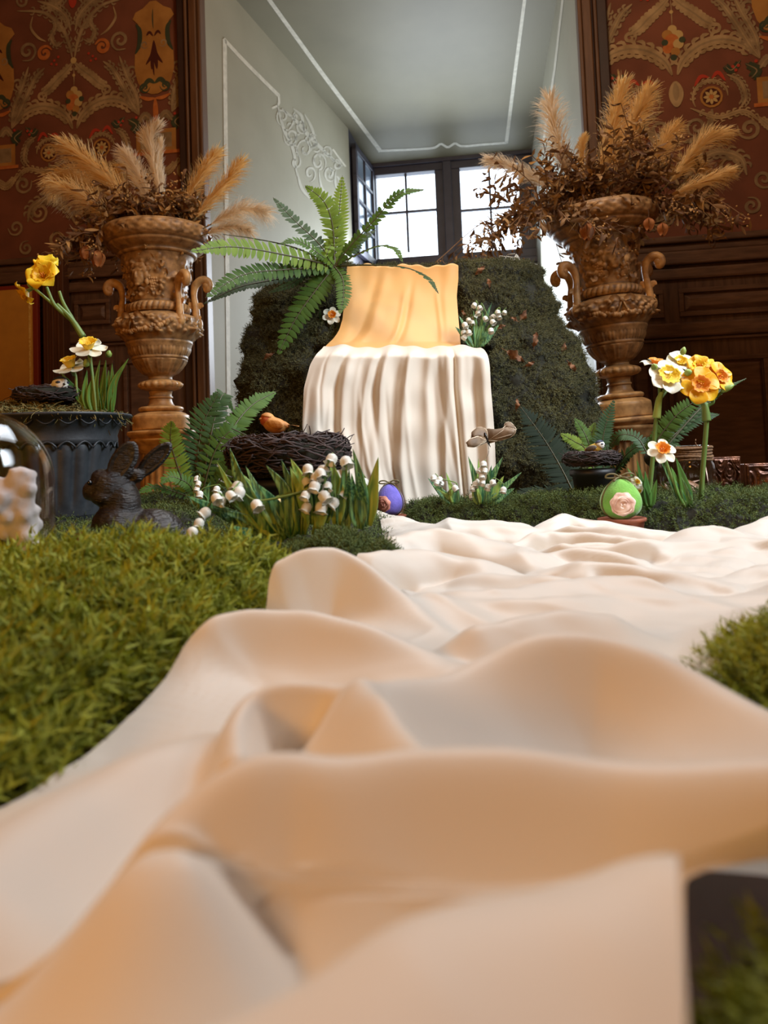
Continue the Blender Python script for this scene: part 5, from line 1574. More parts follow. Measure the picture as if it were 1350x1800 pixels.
def nest(name, c, R, r, n, label, seed, m='twig', th=.0012, flat=.8):
    rng = np.random.RandomState(seed); t = thing(name, c - np.array([0, 0, r]), label, 'nest')
    mb = MB()
    ang = np.linspace(0, 2 * math.pi, 33)[:-1]; ph = np.linspace(0, 2 * math.pi, 11)[:-1]
    G = np.array([[(c[0] + (R + .82 * r * math.cos(p)) * math.cos(a), c[1] + (R + .82 * r * math.cos(p)) * math.sin(a), c[2] + .82 * r * flat * math.sin(p)) for p in ph] for a in ang])
    mb.grid(G, cu=True, cv=True)
    mb.lathe([(.001, -r * .75), (R * .6, -r * .7), (R, -r * .5)], c, 24)
    mb.build('nest_lining', M['soil'], t)
    mb = MB()
    for i in range(n):
        a0 = rng.rand() * 6.283; span = .5 + 1.1 * rng.rand(); p0 = rng.rand() * 6.283; tw = rng.randn() * 1.4; k = 9
        pts = []
        for j in range(k):
            u = j / (k - 1.0); a = a0 + span * u; p = p0 + tw * u; rr = r * (.86 + .26 * rng.rand())
            pts.append((c[0] + (R + rr * math.cos(p)) * math.cos(a), c[1] + (R + rr * math.cos(p)) * math.sin(a), c[2] + rr * flat * math.sin(p)))
        mb.tube(np.array(pts) + rng.randn(k, 3) * r * .05, th * (.6 + .8 * rng.rand()), 4)
    for i in range(n // 9):
        a = rng.rand() * 6.283; p = rng.rand() * 3; b = np.array([c[0] + (R + r * math.cos(p)) * math.cos(a), c[1] + (R + r * math.cos(p)) * math.sin(a), c[2] + r * flat * math.sin(p)])
        d = np.array([math.cos(a + rng.randn()), math.sin(a + rng.randn()), .3 + .3 * rng.randn()]) * r * .9
        mb.tube(cr([b - d * .3, b + d * .3, b + d * .8 + rng.randn(3) * r * .2], 6), th * .6, 4)
    tag(mb.build('twigs', M[m], t), kind='stuff')
    return t


def bird(c, s, face, label, cap, cheek, body, wing, sit=0.0):
    """small figurine: s = body half length; face = heading in the table plane, degrees"""
    t = thing('bird_figurine', c - np.array([0, 0, s * .6]), label, 'bird figurine')
    Rz = rot('Z', face)
    w = lambda x, y, z: c + Rz @ np.array([x, y, z]) * s
    tilt = Rz @ rot('Y', -14)
    blobs('body', [(w(0, 0, 0), (s, s * .66, s * .62), tilt), (w(.62, 0, .42), (s * .58, s * .55, s * .54), Rz), (w(-.75, 0, -.02), (s * .5, s * .34, s * .26), tilt), (w(.3, 0, .2), (s * .6, s * .55, s * .55), tilt)], s * .075, M[body], t, smooth=5)
    hd = MB(); hd.ball(w(.66, 0, .46), (s * .575, s * .565, s * .55), 12, 16, 0, Rz); hd.build('cheeks', M[cheek], t)
    cp = MB()
    th = np.linspace(.02, 1.12, 7); ph = np.arange(18) * 2 * math.pi / 18
    G = np.array([[w(.66, 0, .46) + Rz @ rot('Y', -12) @ (np.array([math.sin(a) * math.cos(b) * .61, math.sin(a) * math.sin(b) * .6, math.cos(a) * .585]) * s) for b in ph] for a in th])
    cp.grid(G, cv=True, capu=True); cp.build('cap', M[cap], t)
    for sd in (-1, 1):
        e = MB(); e.ball(w(1.06, .36 * sd, .56), s * .095, 6, 8); e.build('eye', M['eye'], t)
        st = MB(); st.ball(w(1.0, .33 * sd, .55), (s * .2, s * .19, s * .10), 8, 10, 0, Rz); st.build('eye_stripe', M[cap], t)
        wg = MB(); wg.ball(w(-.25, .56 * sd, .06), (s * .72, s * .14, s * .36), 8, 12, 0, tilt); wg.build('wing', M[wing], t)
    bk = MB(); bk.tube([w(1.15, 0, .42), w(1.42, 0, .36)], [s * .13, s * .01], 8); bk.build('beak', M['eye'], t)
    tl = MB(); tl.blade([w(-.85, 0, .02), w(-1.4, 0, -.06), w(-1.9, 0, -.16)], s * .26, tuple(Rz @ np.array([0.1, 0, 1.0])), .15, 0, lambda u: .7 + .3 * u); tl.build('tail', M[wing], t)
    return t


c = P(82, 694, 1.46); nest('bird_nest', c, .045, .016, 150, 'small brown nest on the dry moss in the black pot', 4)
bird(P(98, 684, 1.455) + np.array([0, 0, -.004]), .026, -40, 'white cheeked figurine bird with blue black cap peeking from the nest in the pot', 'bird_b', 'bird_w', 'bird_w', 'bird_g')
c = P(507, 797, 1.45); cN = c.copy()
nest('bird_nest', c, .082, .034, 420, 'large dark twig nest left of the waterfall cloth behind the striped leaves', 5, th=.0015, flat=.95)
bird(P(484, 748, 1.43), .024, 165, 'golden brown figurine bird sitting on the large dark twig nest', 'bird_o', 'bird_r', 'bird_o', 'bird_o')
bp = thing('flower_pot', (c[0], c[1], 0), 'shadowed black pot under the large twig nest', 'pot')
mb = MB(); mb.lathe([(.01, .001), (.060, .001), (.064, .01), (.082, .095), (.084, .10), (.088, .104), (.088, .118), (.082, .119), (.078, .112), (.01, .108)], (c[0], c[1], 0), 40); mb.build('pot_body', M['bowl'], bp)
c = P(1040, 806, 1.72)
nest('bird_nest', c, .046, .0185, 220, 'small shadowed twig nest at the foot of the rock on the right', 6, th=.0011)
bird(P(1045, 789, 1.70), .0185, -30, 'black and white faced figurine bird in the small nest on the right', 'bird_b', 'bird_w', 'bird_y', 'bird_g')
bp = thing('flower_pot', (c[0], c[1], 0), 'shadowed black pot under the small nest on the right', 'pot')
zt_ = c[2] - .02
mb = MB(); mb.lathe([(.01, .001), (.030, .001), (.034, .008), (.044, zt_ - .02), (.050, zt_ - .016), (.050, zt_ - .004), (.046, zt_ - .003), (.01, zt_ - .006)], (c[0], c[1], 0), 36); mb.build('pot_body', M['bowl'], bp)


# ================================================================== flowers
def leafs(t, specs, d, w0, m, up=(0, -1, .2), fold=.3, name='leaf', seed=0):
    for i, pts in enumerate(specs):
        q = [(x, y, (p[2] if len(p := pt) > 2 else d)) for pt in pts for x, y in (pt[:2],)]
        wd = w0 * (1 + .15 * math.sin(i * 2.3 + seed))
        mb = MB(); mb.blade(PL(q), wd, np.array(up) + np.array([.35 * math.sin(i * 1.7), 0, .1]), fold, 0, lambda u: (np.clip(.5 + u * 2.2, .5, 1) * np.clip((1 - u) * 1.55, 0, 1) ** .85), 12)
        o = mb.build(name, M[m[i % len(m)]] if isinstance(m, (list, tuple)) else M[m], t)
        sd = o.modifiers.new('thick', 'SOLIDIFY'); sd.thickness = .0007; sd.offset = 0


def flower(t, c, face, R, pm, cm, cup_r=.34, cup_l=.42, reflex=.1, spin=0.0, stam='cup_o', open_=1.0, pw=.40):
    """a daffodil: six tepals round a ruffled cup, facing along face"""
    F = look_rot(face, (0.03, 0.02, 1)); c = np.asarray(c, float)
    L = lambda x, y, z: c + F @ (np.array([x, y, z]) * R)
    b = MB(); b.tube([L(0, 0, -.55), L(0, 0, -.3), L(0, 0, -.06), L(0, 0, .02)], [R * .09, R * .13, R * .12, R * .16], 8)
    fo = b.build('flower', M['stem'], t)
    for q in range(6):
        a = spin + q * math.pi / 3; inner = q % 2
        u = np.linspace(0, 1, 9); rr = np.array([.10, .24, .40, .56, .70, .82, .91, .97, 1.0]); wd = np.array([.10, .22, .33, .39, .40, .35, .26, .14, .01]) * pw / .40 * (1.0 if inner else 1.08)
        zz_ = -.02 * (1 - inner) + reflex * np.sin(u * 2.2) * .9 - (reflex + .05) * u ** 2 * 1.2 + .05 * math.sin(q * 2.1)
        if open_ < 1: zz_ = zz_ + (1 - open_) * rr * 1.2; rr = rr * (open_ * .7 + .3)
        cols = []
        for s_ in (-1, -.55, 0, .55, 1):
            cols.append([L(math.cos(a) * rr[k] - math.sin(a) * wd[k] * s_, math.sin(a) * rr[k] + math.cos(a) * wd[k] * s_, zz_[k] + .10 * abs(s_) ** 1.5 * wd[k] / .4 + .03 * math.sin(6 * u[k] + q)) for k in range(9)])
        mb = MB(); mb.grid(np.array(cols).transpose(1, 0, 2)); o = mb.build('petal', M[pm], fo)
        s2 = o.modifiers.new('thick', 'SOLIDIFY'); s2.thickness = R * .02; s2.offset = 0
        s3 = o.modifiers.new('sub', 'SUBSURF'); s3.levels = 1; s3.render_levels = 1
    G = []
    for k, (zq, rq) in enumerate(((0, .55), (.2, .7), (.5, .82), (.8, .95), (1.0, 1.16), (.97, 1.20), (.8, .88), (.3, .66), (.05, .4))):
        row = []
        for j in range(36):
            a = j * math.pi / 18; ruf = 1 + (.10 * math.sin(12 * a) + .05 * math.sin(5 * a)) * (zq ** 3)
            row.append(L(cup_r * rq * ruf * math.cos(a), cup_r * rq * ruf * math.sin(a), .02 + cup_l * zq + .02 * math.sin(6 * a) * zq))
        G.append(row)
    mb = MB(); mb.grid(np.array(G), cv=True, capu=True); mb.build('corona', M[cm], fo)
    mb = MB()
    for j in range(5):
        a = j * 1.257; mb.tube([L(.08 * math.cos(a), .08 * math.sin(a), .05), L(.12 * math.cos(a), .12 * math.sin(a), cup_l * .8)], [R * .018, R * .028], 5)
    mb.tube([L(0, 0, .05), L(0, 0, cup_l * .95)], [R * .02, R * .04], 6)
    mb.build('stamens', M[stam], fo)
    return fo


def bud(t, c, d, ln, r, m='bud'):
    mb = MB(); c = np.asarray(c); d = nrm(d); mb.tube([c, c + d * ln * .25, c + d * ln * .6, c + d * ln * .9, c + d * ln], [r * .45, r, r * .95, r * .45, r * .05], 8); mb.build('bud', M[m], t)


def stem(t, pts, r, m='stem', name='stem', r1=None):
    C = cr(PL(pts), 24); mb = MB(); mb.tube(C, np.linspace(r, r1 or r, 24), 8); return mb.build(name, M[m], t)


# -- tall yellow daffodil of the pot
D = 1.5
t = thing('daffodil', P(172, 735, D), 'tall leaning double yellow daffodil rising from the black pot', 'daffodil')
stem(t, [(172, 735, D), (165, 680, D + .02), (155, 618, D + .02), (140, 582, D + .01), (118, 556, D)], .0034)
stem(t, [(146, 592, D), (126, 562, D - .003), (100, 535, D - .004)], .0068, name='sheath', r1=.004)
stem(t, [(122, 560, D), (96, 536, D - .01), (82, 505, D - .01)], .0044, r1=.003); stem(t, [(118, 556, D), (85, 528, D), (55, 502, D)], .0034, r1=.0026)
stem(t, [(128, 562, D), (112, 534, D), (104, 512, D)], .0042, r1=.003)
flower(t, P(78, 487, D - .015), (-.05, -.9, .30), .039, 'yellow', 'yellow_deep', .40, .36, .28, .3, 'cup_o', .74, .46)
flower(t, P(83, 470, D + .006), (.1, -.6, .75), .032, 'yellow', 'yellow', .36, .3, .3, .8, 'cup_o', .62, .46)
flower(t, P(48, 512, D), (-.7, -.3, -.55), .030, 'yellow', 'yellow_deep', .36, .5, .2, .1, 'cup_o', .8, .42)
bud(t, P(57, 505, D - .02), (-.3, -.5, .8), .016, .006)

t = thing('narcissus', P(170, 735, 1.46), 'clump of green leaves with two white yellow cupped narcissi in the black pot', 'narcissus')
D = 1.46
stem(t, [(170, 732, D), (166, 690, D), (160, 640, D), (158, 618, D)], .003); stem(t, [(150, 725, D), (136, 690, D), (133, 660, D), (127, 648, D)], .0024)
flower(t, P(156, 612, D - .02), (.10, -.55, .75), .034, 'white', 'cup_y', .40, .46, -.22, .2, 'cup_y', 1, .36)
flower(t, P(125, 645, D - .02), (-.12, -.45, .85), .033, 'white', 'cup_y', .38, .52, -.25, .6, 'cup_y', 1, .36)
bud(t, P(190, 628, D), (.3, -.3, .9), .014, .006); bud(t, P(152, 645, D - .02), (.1, -.4, .8), .016, .006)
leafs(t, [[(158, 716), (135, 690), (107, 655)], [(160, 726), (150, 690), (153, 650)], [(170, 728), (168, 680), (176, 632)], [(178, 730), (182, 680), (186, 632)], [(186, 730), (196, 685), (197, 638)],
          [(194, 730), (200, 675), (226, 630)], [(182, 732), (176, 705), (180, 680)], [(192, 734), (192, 708), (201, 684)], [(166, 728), (160, 690), (164, 660)], [(186, 728), (190, 690), (191, 650)], [(176, 730), (172, 700), (170, 662)]], D, .0085, 'leaf', seed=1)

# -- narcissus on the rock
rp = rock_point(586, 610); D = rp[1] - .035
t = thing('narcissus', P(586, 612, D), 'single white narcissus with orange yellow cup growing on the rock left of the waterfall', 'narcissus')
stem(t, [(588, 612, D), (586, 585, D), (584, 560, D)], .0028)
flower(t, P(583, 555, D - .012), (.15, -.95, .25), .029, 'white', 'cup_o', .36, .36, 0, .35, 'cup_o', 1, .34)
leafs(t, [[(570, 612), (566, 580), (562, 545)], [(578, 612), (575, 580), (572, 545)], [(592, 612), (592, 590), (594, 568)], [(582, 614), (580, 590), (578, 562)]], D, .0085, 'fern_dark', seed=2)

# -- white and yellow clusters on the right
D = 1.45
t = thing('narcissus', P(1140, 895, D), 'tall stem with a cluster of white yellow cupped narcissi on the right', 'narcissus')
stem(t, [(1138, 897, D), (1146, 820, D), (1153, 740, D), (1157, 712, D)], .0046, r1=.0042)
stem(t, [(1154, 735, D - .003), (1158, 705, D - .005), (1163, 690, D - .004)], .0085, 'bud', 'sheath', .004)
stem(t, [(1160, 700, D), (1170, 680, D), (1172, 668, D)], .0032); stem(t, [(1160, 702, D), (1158, 670, D + .01), (1154, 648, D + .01)], .003); stem(t, [(1162, 700, D), (1186, 665, D + .02), (1194, 640, D + .02)], .003)
flower(t, P(1175, 662, D - .02), (.05, -.88, .45), .037, 'white', 'cup_y', .46, .22, -.02, .52, 'cup_y', 1, .46)
flower(t, P(1153, 640, D + .01), (.15, -.35, .92), .030, 'white', 'cup_o', .40, .30, .10, .2, 'cup_o', 1, .38)
flower(t, P(1195, 638, D + .02), (.05, -.7, .55), .030, 'white', 'cup_y', .34, .30, .12, .9, 'cup_y', .86, .46)
bud(t, P(1150, 648, D - .03), (-.2, -.7, .4), .014, .006); bud(t, P(1199, 624, D - .0), (.25, -.2, .9), .016, .0055); bud(t, P(1204, 656, D - .02), (.5, -.6, .1), .014, .007)
D = 1.44
t = thing('daffodil', P(1232, 885, D), 'tall stem with a cluster of golden yellow daffodils on the right', 'daffodil')
stem(t, [(1231, 888, D), (1236, 820, D), (1242, 740, D), (1241, 708, D)], .0050, r1=.0046)
stem(t, [(1242, 740, D - .003), (1238, 712, D - .005), (1228, 700, D - .004)], .0085, 'stem', 'sheath', .004)
stem(t, [(1241, 712, D), (1236, 698, D), (1232, 684, D)], .0036); stem(t, [(1243, 712, D + .004), (1253, 700, D + .01), (1262, 676, D + .01)], .0034); stem(t, [(1244, 714, D), (1254, 706, D - .004), (1249, 692, D - .006)], .0030)
stem(t, [(1243, 710, D + .006), (1262, 695, D + .008), (1274, 684, D + .006)], .003)
flower(t, P(1230, 677, D - .02), (-.08, -.95, .20), .037, 'yellow_deep', 'cup_o', .38, .24, .05, .28, 'cup_o', 1, .46)
flower(t, P(1263, 664, D + .006), (.30, -.75, .25), .034, 'yellow_deep', 'cup_o', .34, .30, .10, .8, 'cup_o', .86, .46)
flower(t, P(1228, 645, D + .016), (-.1, -.75, .55), .028, 'yellow_deep', 'yellow', .34, .28, .2, .2, 'cup_o', .76, .48)
flower(t, P(1246, 648, D + .022), (.1, -.6, .6), .024, 'yellow', 'yellow', .34, .28, .25, .5, 'cup_o', .7, .46)
bud(t, P(1268, 688, D - .004), (.9, -.2, .45), .026, .006)
# low narcissus with its leaves
D = 1.38
t = thing('narcissus', P(1200, 892, D), 'low white narcissus with a yellow cup and broad leaves before the glass jar', 'narcissus')
stem(t, [(1204, 892, D), (1185, 850, D), (1166, 800, D)], .003)
flower(t, P(1163, 793, D - .01), (.02, -.80, .55), .0275, 'white', 'cup_o', .40, .40, -.05, .2, 'cup_o', 1, .34)
leafs(t, [[(1204, 890), (1184, 852), (1160, 806)], [(1206, 890), (1192, 855), (1179, 820)], [(1210, 890), (1202, 850), (1188, 804)], [(1214, 890), (1204, 862), (1196, 836)]], D, .0095, ['lily_leaf', 'leaf', 'leaf', 'lily_leaf'], seed=4)
t = thing('narcissus', P(1140, 894, 1.40), 'leafy narcissus clump with small pale flowers half hidden behind the green egg', 'narcissus')
D = 1.42
leafs(t, [[(1138, 890), (1128, 850), (1119, 806)], [(1134, 888), (1118, 850), (1102, 822)], [(1142, 892), (1148, 868), (1155, 842)], [(1140, 892), (1132, 864), (1117, 826)], [(1140, 892), (1136, 858), (1134, 828)]], D, .0072, 'leaf', seed=5)
flower(t, P(1119, 848, D - .02), (.3, -.7, .4), .013, 'white', 'cup_y', .34, .3, 0, .2); stem(t, [(1136, 890, D), (1128, 868, D), (1120, 850, D)], .002)
flower(t, P(1122, 862, D - .02), (.2, -.6, -.4), .011, 'white', 'cup_y', .34, .3, 0, .2); stem(t, [(1138, 890, D), (1130, 874, D), (1123, 864, D)], .002)


# ================================================================== lily of the valley
def bell(t, c, r, tilt, m='bell'):
    F = look_rot(tilt, (.1, 1, .2))
    G = []
    for k, (z, q) in enumerate(((-1, .05), (-.92, .45), (-.55, .88), (0, 1.0), (.5, .92), (.8, .86), (1.0, 1.12), (.96, 1.10), (.7, .72), (.1, .7))):
        G.append([c + F @ (np.array([math.cos(a) * q * (1 + (.12 * math.cos(6 * a) if k in (6, 7) else 0)), math.sin(a) * q * (1 + (.12 * math.cos(6 * a) if k in (6, 7) else 0)), z]) * r) for a in np.arange(12) * math.pi / 6])
    mb = MB(); mb.grid(np.array(G), cv=True, capu=True); return mb.build('bell', M[m], t)


def lily(base, d, leaves, bells, label, lw, br, ms=('lily_leaf', 'lily_leaf', 'lily_tip', 'lily_leaf'), seed=0, stems=3):
    rng = np.random.RandomState(seed)
    t = thing('lily_of_the_valley', P(base[0], base[1], d), label, 'flower clump')
    leafs(t, leaves, d, lw, ms, seed=seed)
    grp = sorted(bells, key=lambda b: b[0]); n = len(grp); k = max(1, min(stems, n // 2))
    for g in range(k):
        part = list(grp[g * n // k:(g + 1) * n // k])
        if not part: continue
        ym = min(b[1] for b in part); part.sort(key=lambda b: abs(b[0] - base[0])); xm = sum(b[0] for b in part) / len(part)
        path = [(base[0] + (xm - base[0]) * .35, base[1], d), (base[0] + (xm - base[0]) * .6, min(.5 * (ym + base[1]), ym + 25), d)] + [(b[0] + 3, b[1] - 8, (b[2] if len(b) > 2 else d - .012) + .008) for b in part]
        C = cr(PL(path), 30); mb = MB(); mb.tube(C, np.linspace(br * .28, br * .14, 30), 5); mb.build('stem', M['stem'], t)
    for b in grp:
        c = P(b[0], b[1], b[2] if len(b) > 2 else d - .012 + .01 * rng.randn())
        bell(t, c, br * (.85 + .3 * rng.rand()), np.array([.4 * rng.randn(), -.25 - .35 * rng.rand(), -.8]))
    return t


D = 1.0
lily((520, 940), D, [
    [(486, 948), (400, 905), (327, 871, .95)], [(482, 950), (445, 940), (403, 924, .96)], [(484, 946), (420, 880), (381, 812)], [(478, 940), (425, 850), (404, 788, 1.02)], [(506, 946), (462, 880), (431, 818)],
    [(496, 940), (460, 880), (424, 831, 1.03)], [(522, 940), (502, 865), (468, 818)], [(508, 940), (510, 860), (494, 807)], [(528, 934), (524, 870), (510, 820)], [(546, 922), (556, 865), (582, 828, .98)],
    [(574, 920), (580, 885), (589, 860, .97)], [(592, 922), (594, 860), (578, 803, 1.02)], [(596, 924), (604, 860), (606, 803)], [(640, 926), (634, 850), (620, 788, 1.0)], [(648, 924), (656, 860), (665, 803)],
    [(608, 936), (610, 880), (614, 824, .96)], [(628, 926), (622, 880), (618, 832, .98)], [(545, 920), (530, 850), (511, 806, 1.04)], [(500, 950), (440, 915), (360, 890, .98)], [(515, 945), (485, 890), (452, 850, .98)], [(560, 930), (566, 880), (570, 840, 1.03)],
    [(534, 940), (540, 890), (548, 850, .98)], [(632, 930), (636, 880), (630, 830, .97)]],
     [(541, 825), (539, 847), (563, 833), (575, 855), (537, 871), (539, 892), (553, 855), (570, 873), (583, 807), (608, 812), (587, 884), (565, 892), (556, 840), (568, 828), (606, 868), (640, 848, 1.03),
      (389, 881, .97), (405, 871, .97), (451, 888, .98), (361, 901, .96), (350, 920, .95), (338, 936, .94), (418, 856), (420, 866), (380, 876, .96)],
     'large lily of the valley clump with striped leaves beside the tall cloth fold', .0090, .0072, ['lily_leaf', 'lily_leaf', 'lily_tip', 'lily_leaf', 'lily_leaf', 'lily_tip'], 1, 5)
D = 1.72
lily((797, 886), D, [[(797, 886), (775, 865), (752, 840)], [(798, 886), (793, 860), (784, 830)], [(800, 886), (802, 868), (803, 848)], [(796, 886), (780, 872), (762, 856)]],
     [(762, 840), (773, 843), (768, 848), (800, 858), (776, 850)], 'small clump of lilies of the valley at the foot of the pleated waterfall cloth', .009, .0066, ['lily_leaf', 'lily_tip'], 2, 2)
D = 1.66
lily((846, 886), D, [[(844, 886), (836, 845), (823, 802)], [(846, 886), (842, 850), (841, 806)], [(850, 886), (862, 845), (884, 803)], [(852, 886), (885, 858), (917, 830)], [(856, 886), (872, 860), (886, 836)], [(852, 888), (880, 872), (905, 858)], [(848, 886), (858, 850), (864, 818)], [(842, 886), (836, 868), (828, 850)]],
     [(850, 816), (844, 827), (852, 827), (847, 837), (848, 848), (836, 851), (831, 858), (829, 872), (858, 856), (866, 848), (885, 861), (840, 846)], 'clump of lilies of the valley under the brown butterfly', .010, .0070, ['lily_leaf', 'lily_tip', 'lily_leaf'], 3, 3)
rp = rock_point(836, 606); D = rp[1] - .06
lily((836, 610), D, [[(836, 610), (850, 570), (865, 531)], [(834, 610), (820, 580), (806, 554)], [(832, 610), (815, 590), (800, 574)], [(838, 612), (846, 575), (851, 544)], [(842, 610), (862, 588), (878, 570)], [(838, 610), (836, 575), (832, 545)], [(840, 610), (858, 580), (870, 556)]],
     [(834, 536), (843, 541), (840, 550), (835, 557), (824, 563), (830, 567), (817, 571), (820, 576), (824, 584), (815, 585), (817, 592), (875, 549), (877, 557), (887, 549), (867, 557), (866, 566), (863, 581), (853, 560)],
     'lilies of the valley growing high on the rock right of the upper waterfall cloth', .0095, .0072, ['lily_leaf'], 4, 5)
D = 1.36
lily((352, 895), D, [[(352, 895), (345, 870), (338, 846)], [(354, 895), (362, 868), (370, 846)], [(350, 895), (338, 878), (326, 868)]], [(349, 850), (346, 860), (351, 869), (347, 842), (385, 868), (381, 860)],
     'small shaded lily of the valley behind the black rabbit by the dark fern', .007, .0058, ['lily_leaf'], 5, 2)

# ================================================================== the black rabbit
D = 1.08; K = D / F_PX
bl = []


def be(px, py, dy, rx, ry, rz, R=None):
    bl.append((P(px, py, D) + np.array([0, dy * K, 0]), (rx * K, ry * K, rz * K)) + ((R,) if R is not None else ()))


be(192, 856, 0, 34, 30, 31); be(168, 862, 0, 22, 24, 20); be(158, 868, 0, 12, 15, 12); be(186, 872, -6, 24, 26, 18); be(178, 838, 2, 18, 20, 14)
be(214, 884, 4, 32, 32, 42); be(206, 925, 0, 44, 44, 42); be(226, 930, 8, 40, 40, 40); be(262, 945, 14, 62, 52, 50); be(300, 972, 20, 54, 56, 46); be(240, 985, 8, 88, 52, 22); be(190, 985, -14, 20, 26, 22)


def ear(px, py, dx, dz, hl, hw, th, yaw, dy):
    R = look_rot((dx, -.12, dz), (math.sin(math.radians(yaw)), -math.cos(math.radians(yaw)), 0))
    # x of the ear frame is its width, y its thickness
    be(px, py, dy, hw, th, hl, R)
    return R


e1 = ear(218, 812, 38, 62, 42, 23, 7, 10, -6); be(203, 840, -4, 14, 11, 14)
e2 = ear(267, 808, 62, 58, 44, 17, 7, 25, 14); be(238, 836, 10, 13, 11, 13)
rab = thing('rabbit_statue', P(230, 1000, D) * [1, 1, 0], 'black bronze looking rabbit statue lying before the black pot', 'statue')
blobs('body', bl, .0024, M['bunny'], rab, smooth=4)
for R, px, py, dy, hl, hw in ((e1, 217, 811, -6, 36, 17), (e2, 267, 807, 14, 38, 12)):
    c = P(px, py, D) + np.array([0, dy * K, 0]); sgn = -1 if (R @ np.array([0, 1, 0]))[1] > 0 else 1
    mb = MB(); u = np.linspace(-1, 1, 11)
    G = [[c + R @ np.array([s * hw * K * math.sqrt(max(0, 1 - q * q)) * .95, sgn * (7.3 - 2.5 * (1 - s * s) * (1 - q * q)) * K, q * hl * K]) for s in (-1, -.6, -.2, .2, .6, 1)] for q in u]
    mb.grid(np.array(G)); mb.build('inner_ear', M['bunny_in'], rab)
mb = MB(); mb.ball(P(166, 848, D) + np.array([0, -22 * K, 0]), 4.5 * K, 8, 10); mb.build('eye', M['eye'], rab)

# ================================================================== glass dome with its bloom
D = .80; K = D / F_PX
c = P(-45, 850, D); R = 130 * K
dm = thing('glass_dome', (c[0], c[1], 0), 'clear glass dome cut by the left edge beside the bright moss', 'dome')
pr = [(R, .004), (R, c[2] * .5)] + [(R * math.cos(a), c[2] + R * math.sin(a)) for a in np.linspace(0, math.pi / 2 - .03, 20)]
inn = [(max(r - .0022, .0005), z - (.0022 if z > c[2] else 0)) for r, z in reversed(pr)]
mb = MB(); mb.lathe(pr + inn, (c[0], c[1], 0), 72); mb.build('glass', M['glass'], dm)
mb = MB(); mb.ball((c[0], c[1], c[2] + R + .010), .012, 10, 14); mb.tube([(c[0], c[1], c[2] + R - .001), (c[0], c[1], c[2] + R + .004)], .006, 10); mb.build('knob', M['glass'], dm)
mb = MB(); mb.lathe([(.001, .0), (R + .012, .0), (R + .014, .006), (R + .004, .012), (.001, .012)], (c[0], c[1], -.0005), 60); mb.build('base_plate', M['table'], dm)
tr = thing('flower_branch', (c[0], c[1], .012), 'pale pinkish bloom on a brown stalk inside the glass dome', 'flower')
rng = np.random.RandomState(2)
it = []
for x, y, dy, rx, rz, n in ((5, 880, 0, 46, 40, 26), (40, 850, -.005, 26, 30, 14), (34, 910, .0, 32, 40, 16), (-30, 890, 0, 50, 46, 20), (52, 955, -.004, 20, 44, 14), (46, 1005, 0, 20, 34, 10), (-60, 920, 0, 40, 40, 12)):
    cc = P(x, y, D - .01) + np.array([0, dy, 0]); it.append((cc, (rx * K, rx * K * .8, rz * K)))
    for k in range(n):
        q = nrm(rng.randn(3)); it.append((cc + q * np.array([rx, rx * .8, rz]) * K * .92, np.full(3, (7 + 7 * rng.rand()) * K)))
blobs('bloom', it, .0026, M['bloom'], tr, smooth=2)
mb = MB(); mb.tube(cr([(c[0] + .03, c[1], .012), (c[0] + .045, c[1] - .01, .05), (c[0] + .035, c[1] - .005, .085)], 10), np.linspace(.016, .010, 10), 10); mb.build('stalk', M['bark'], tr)

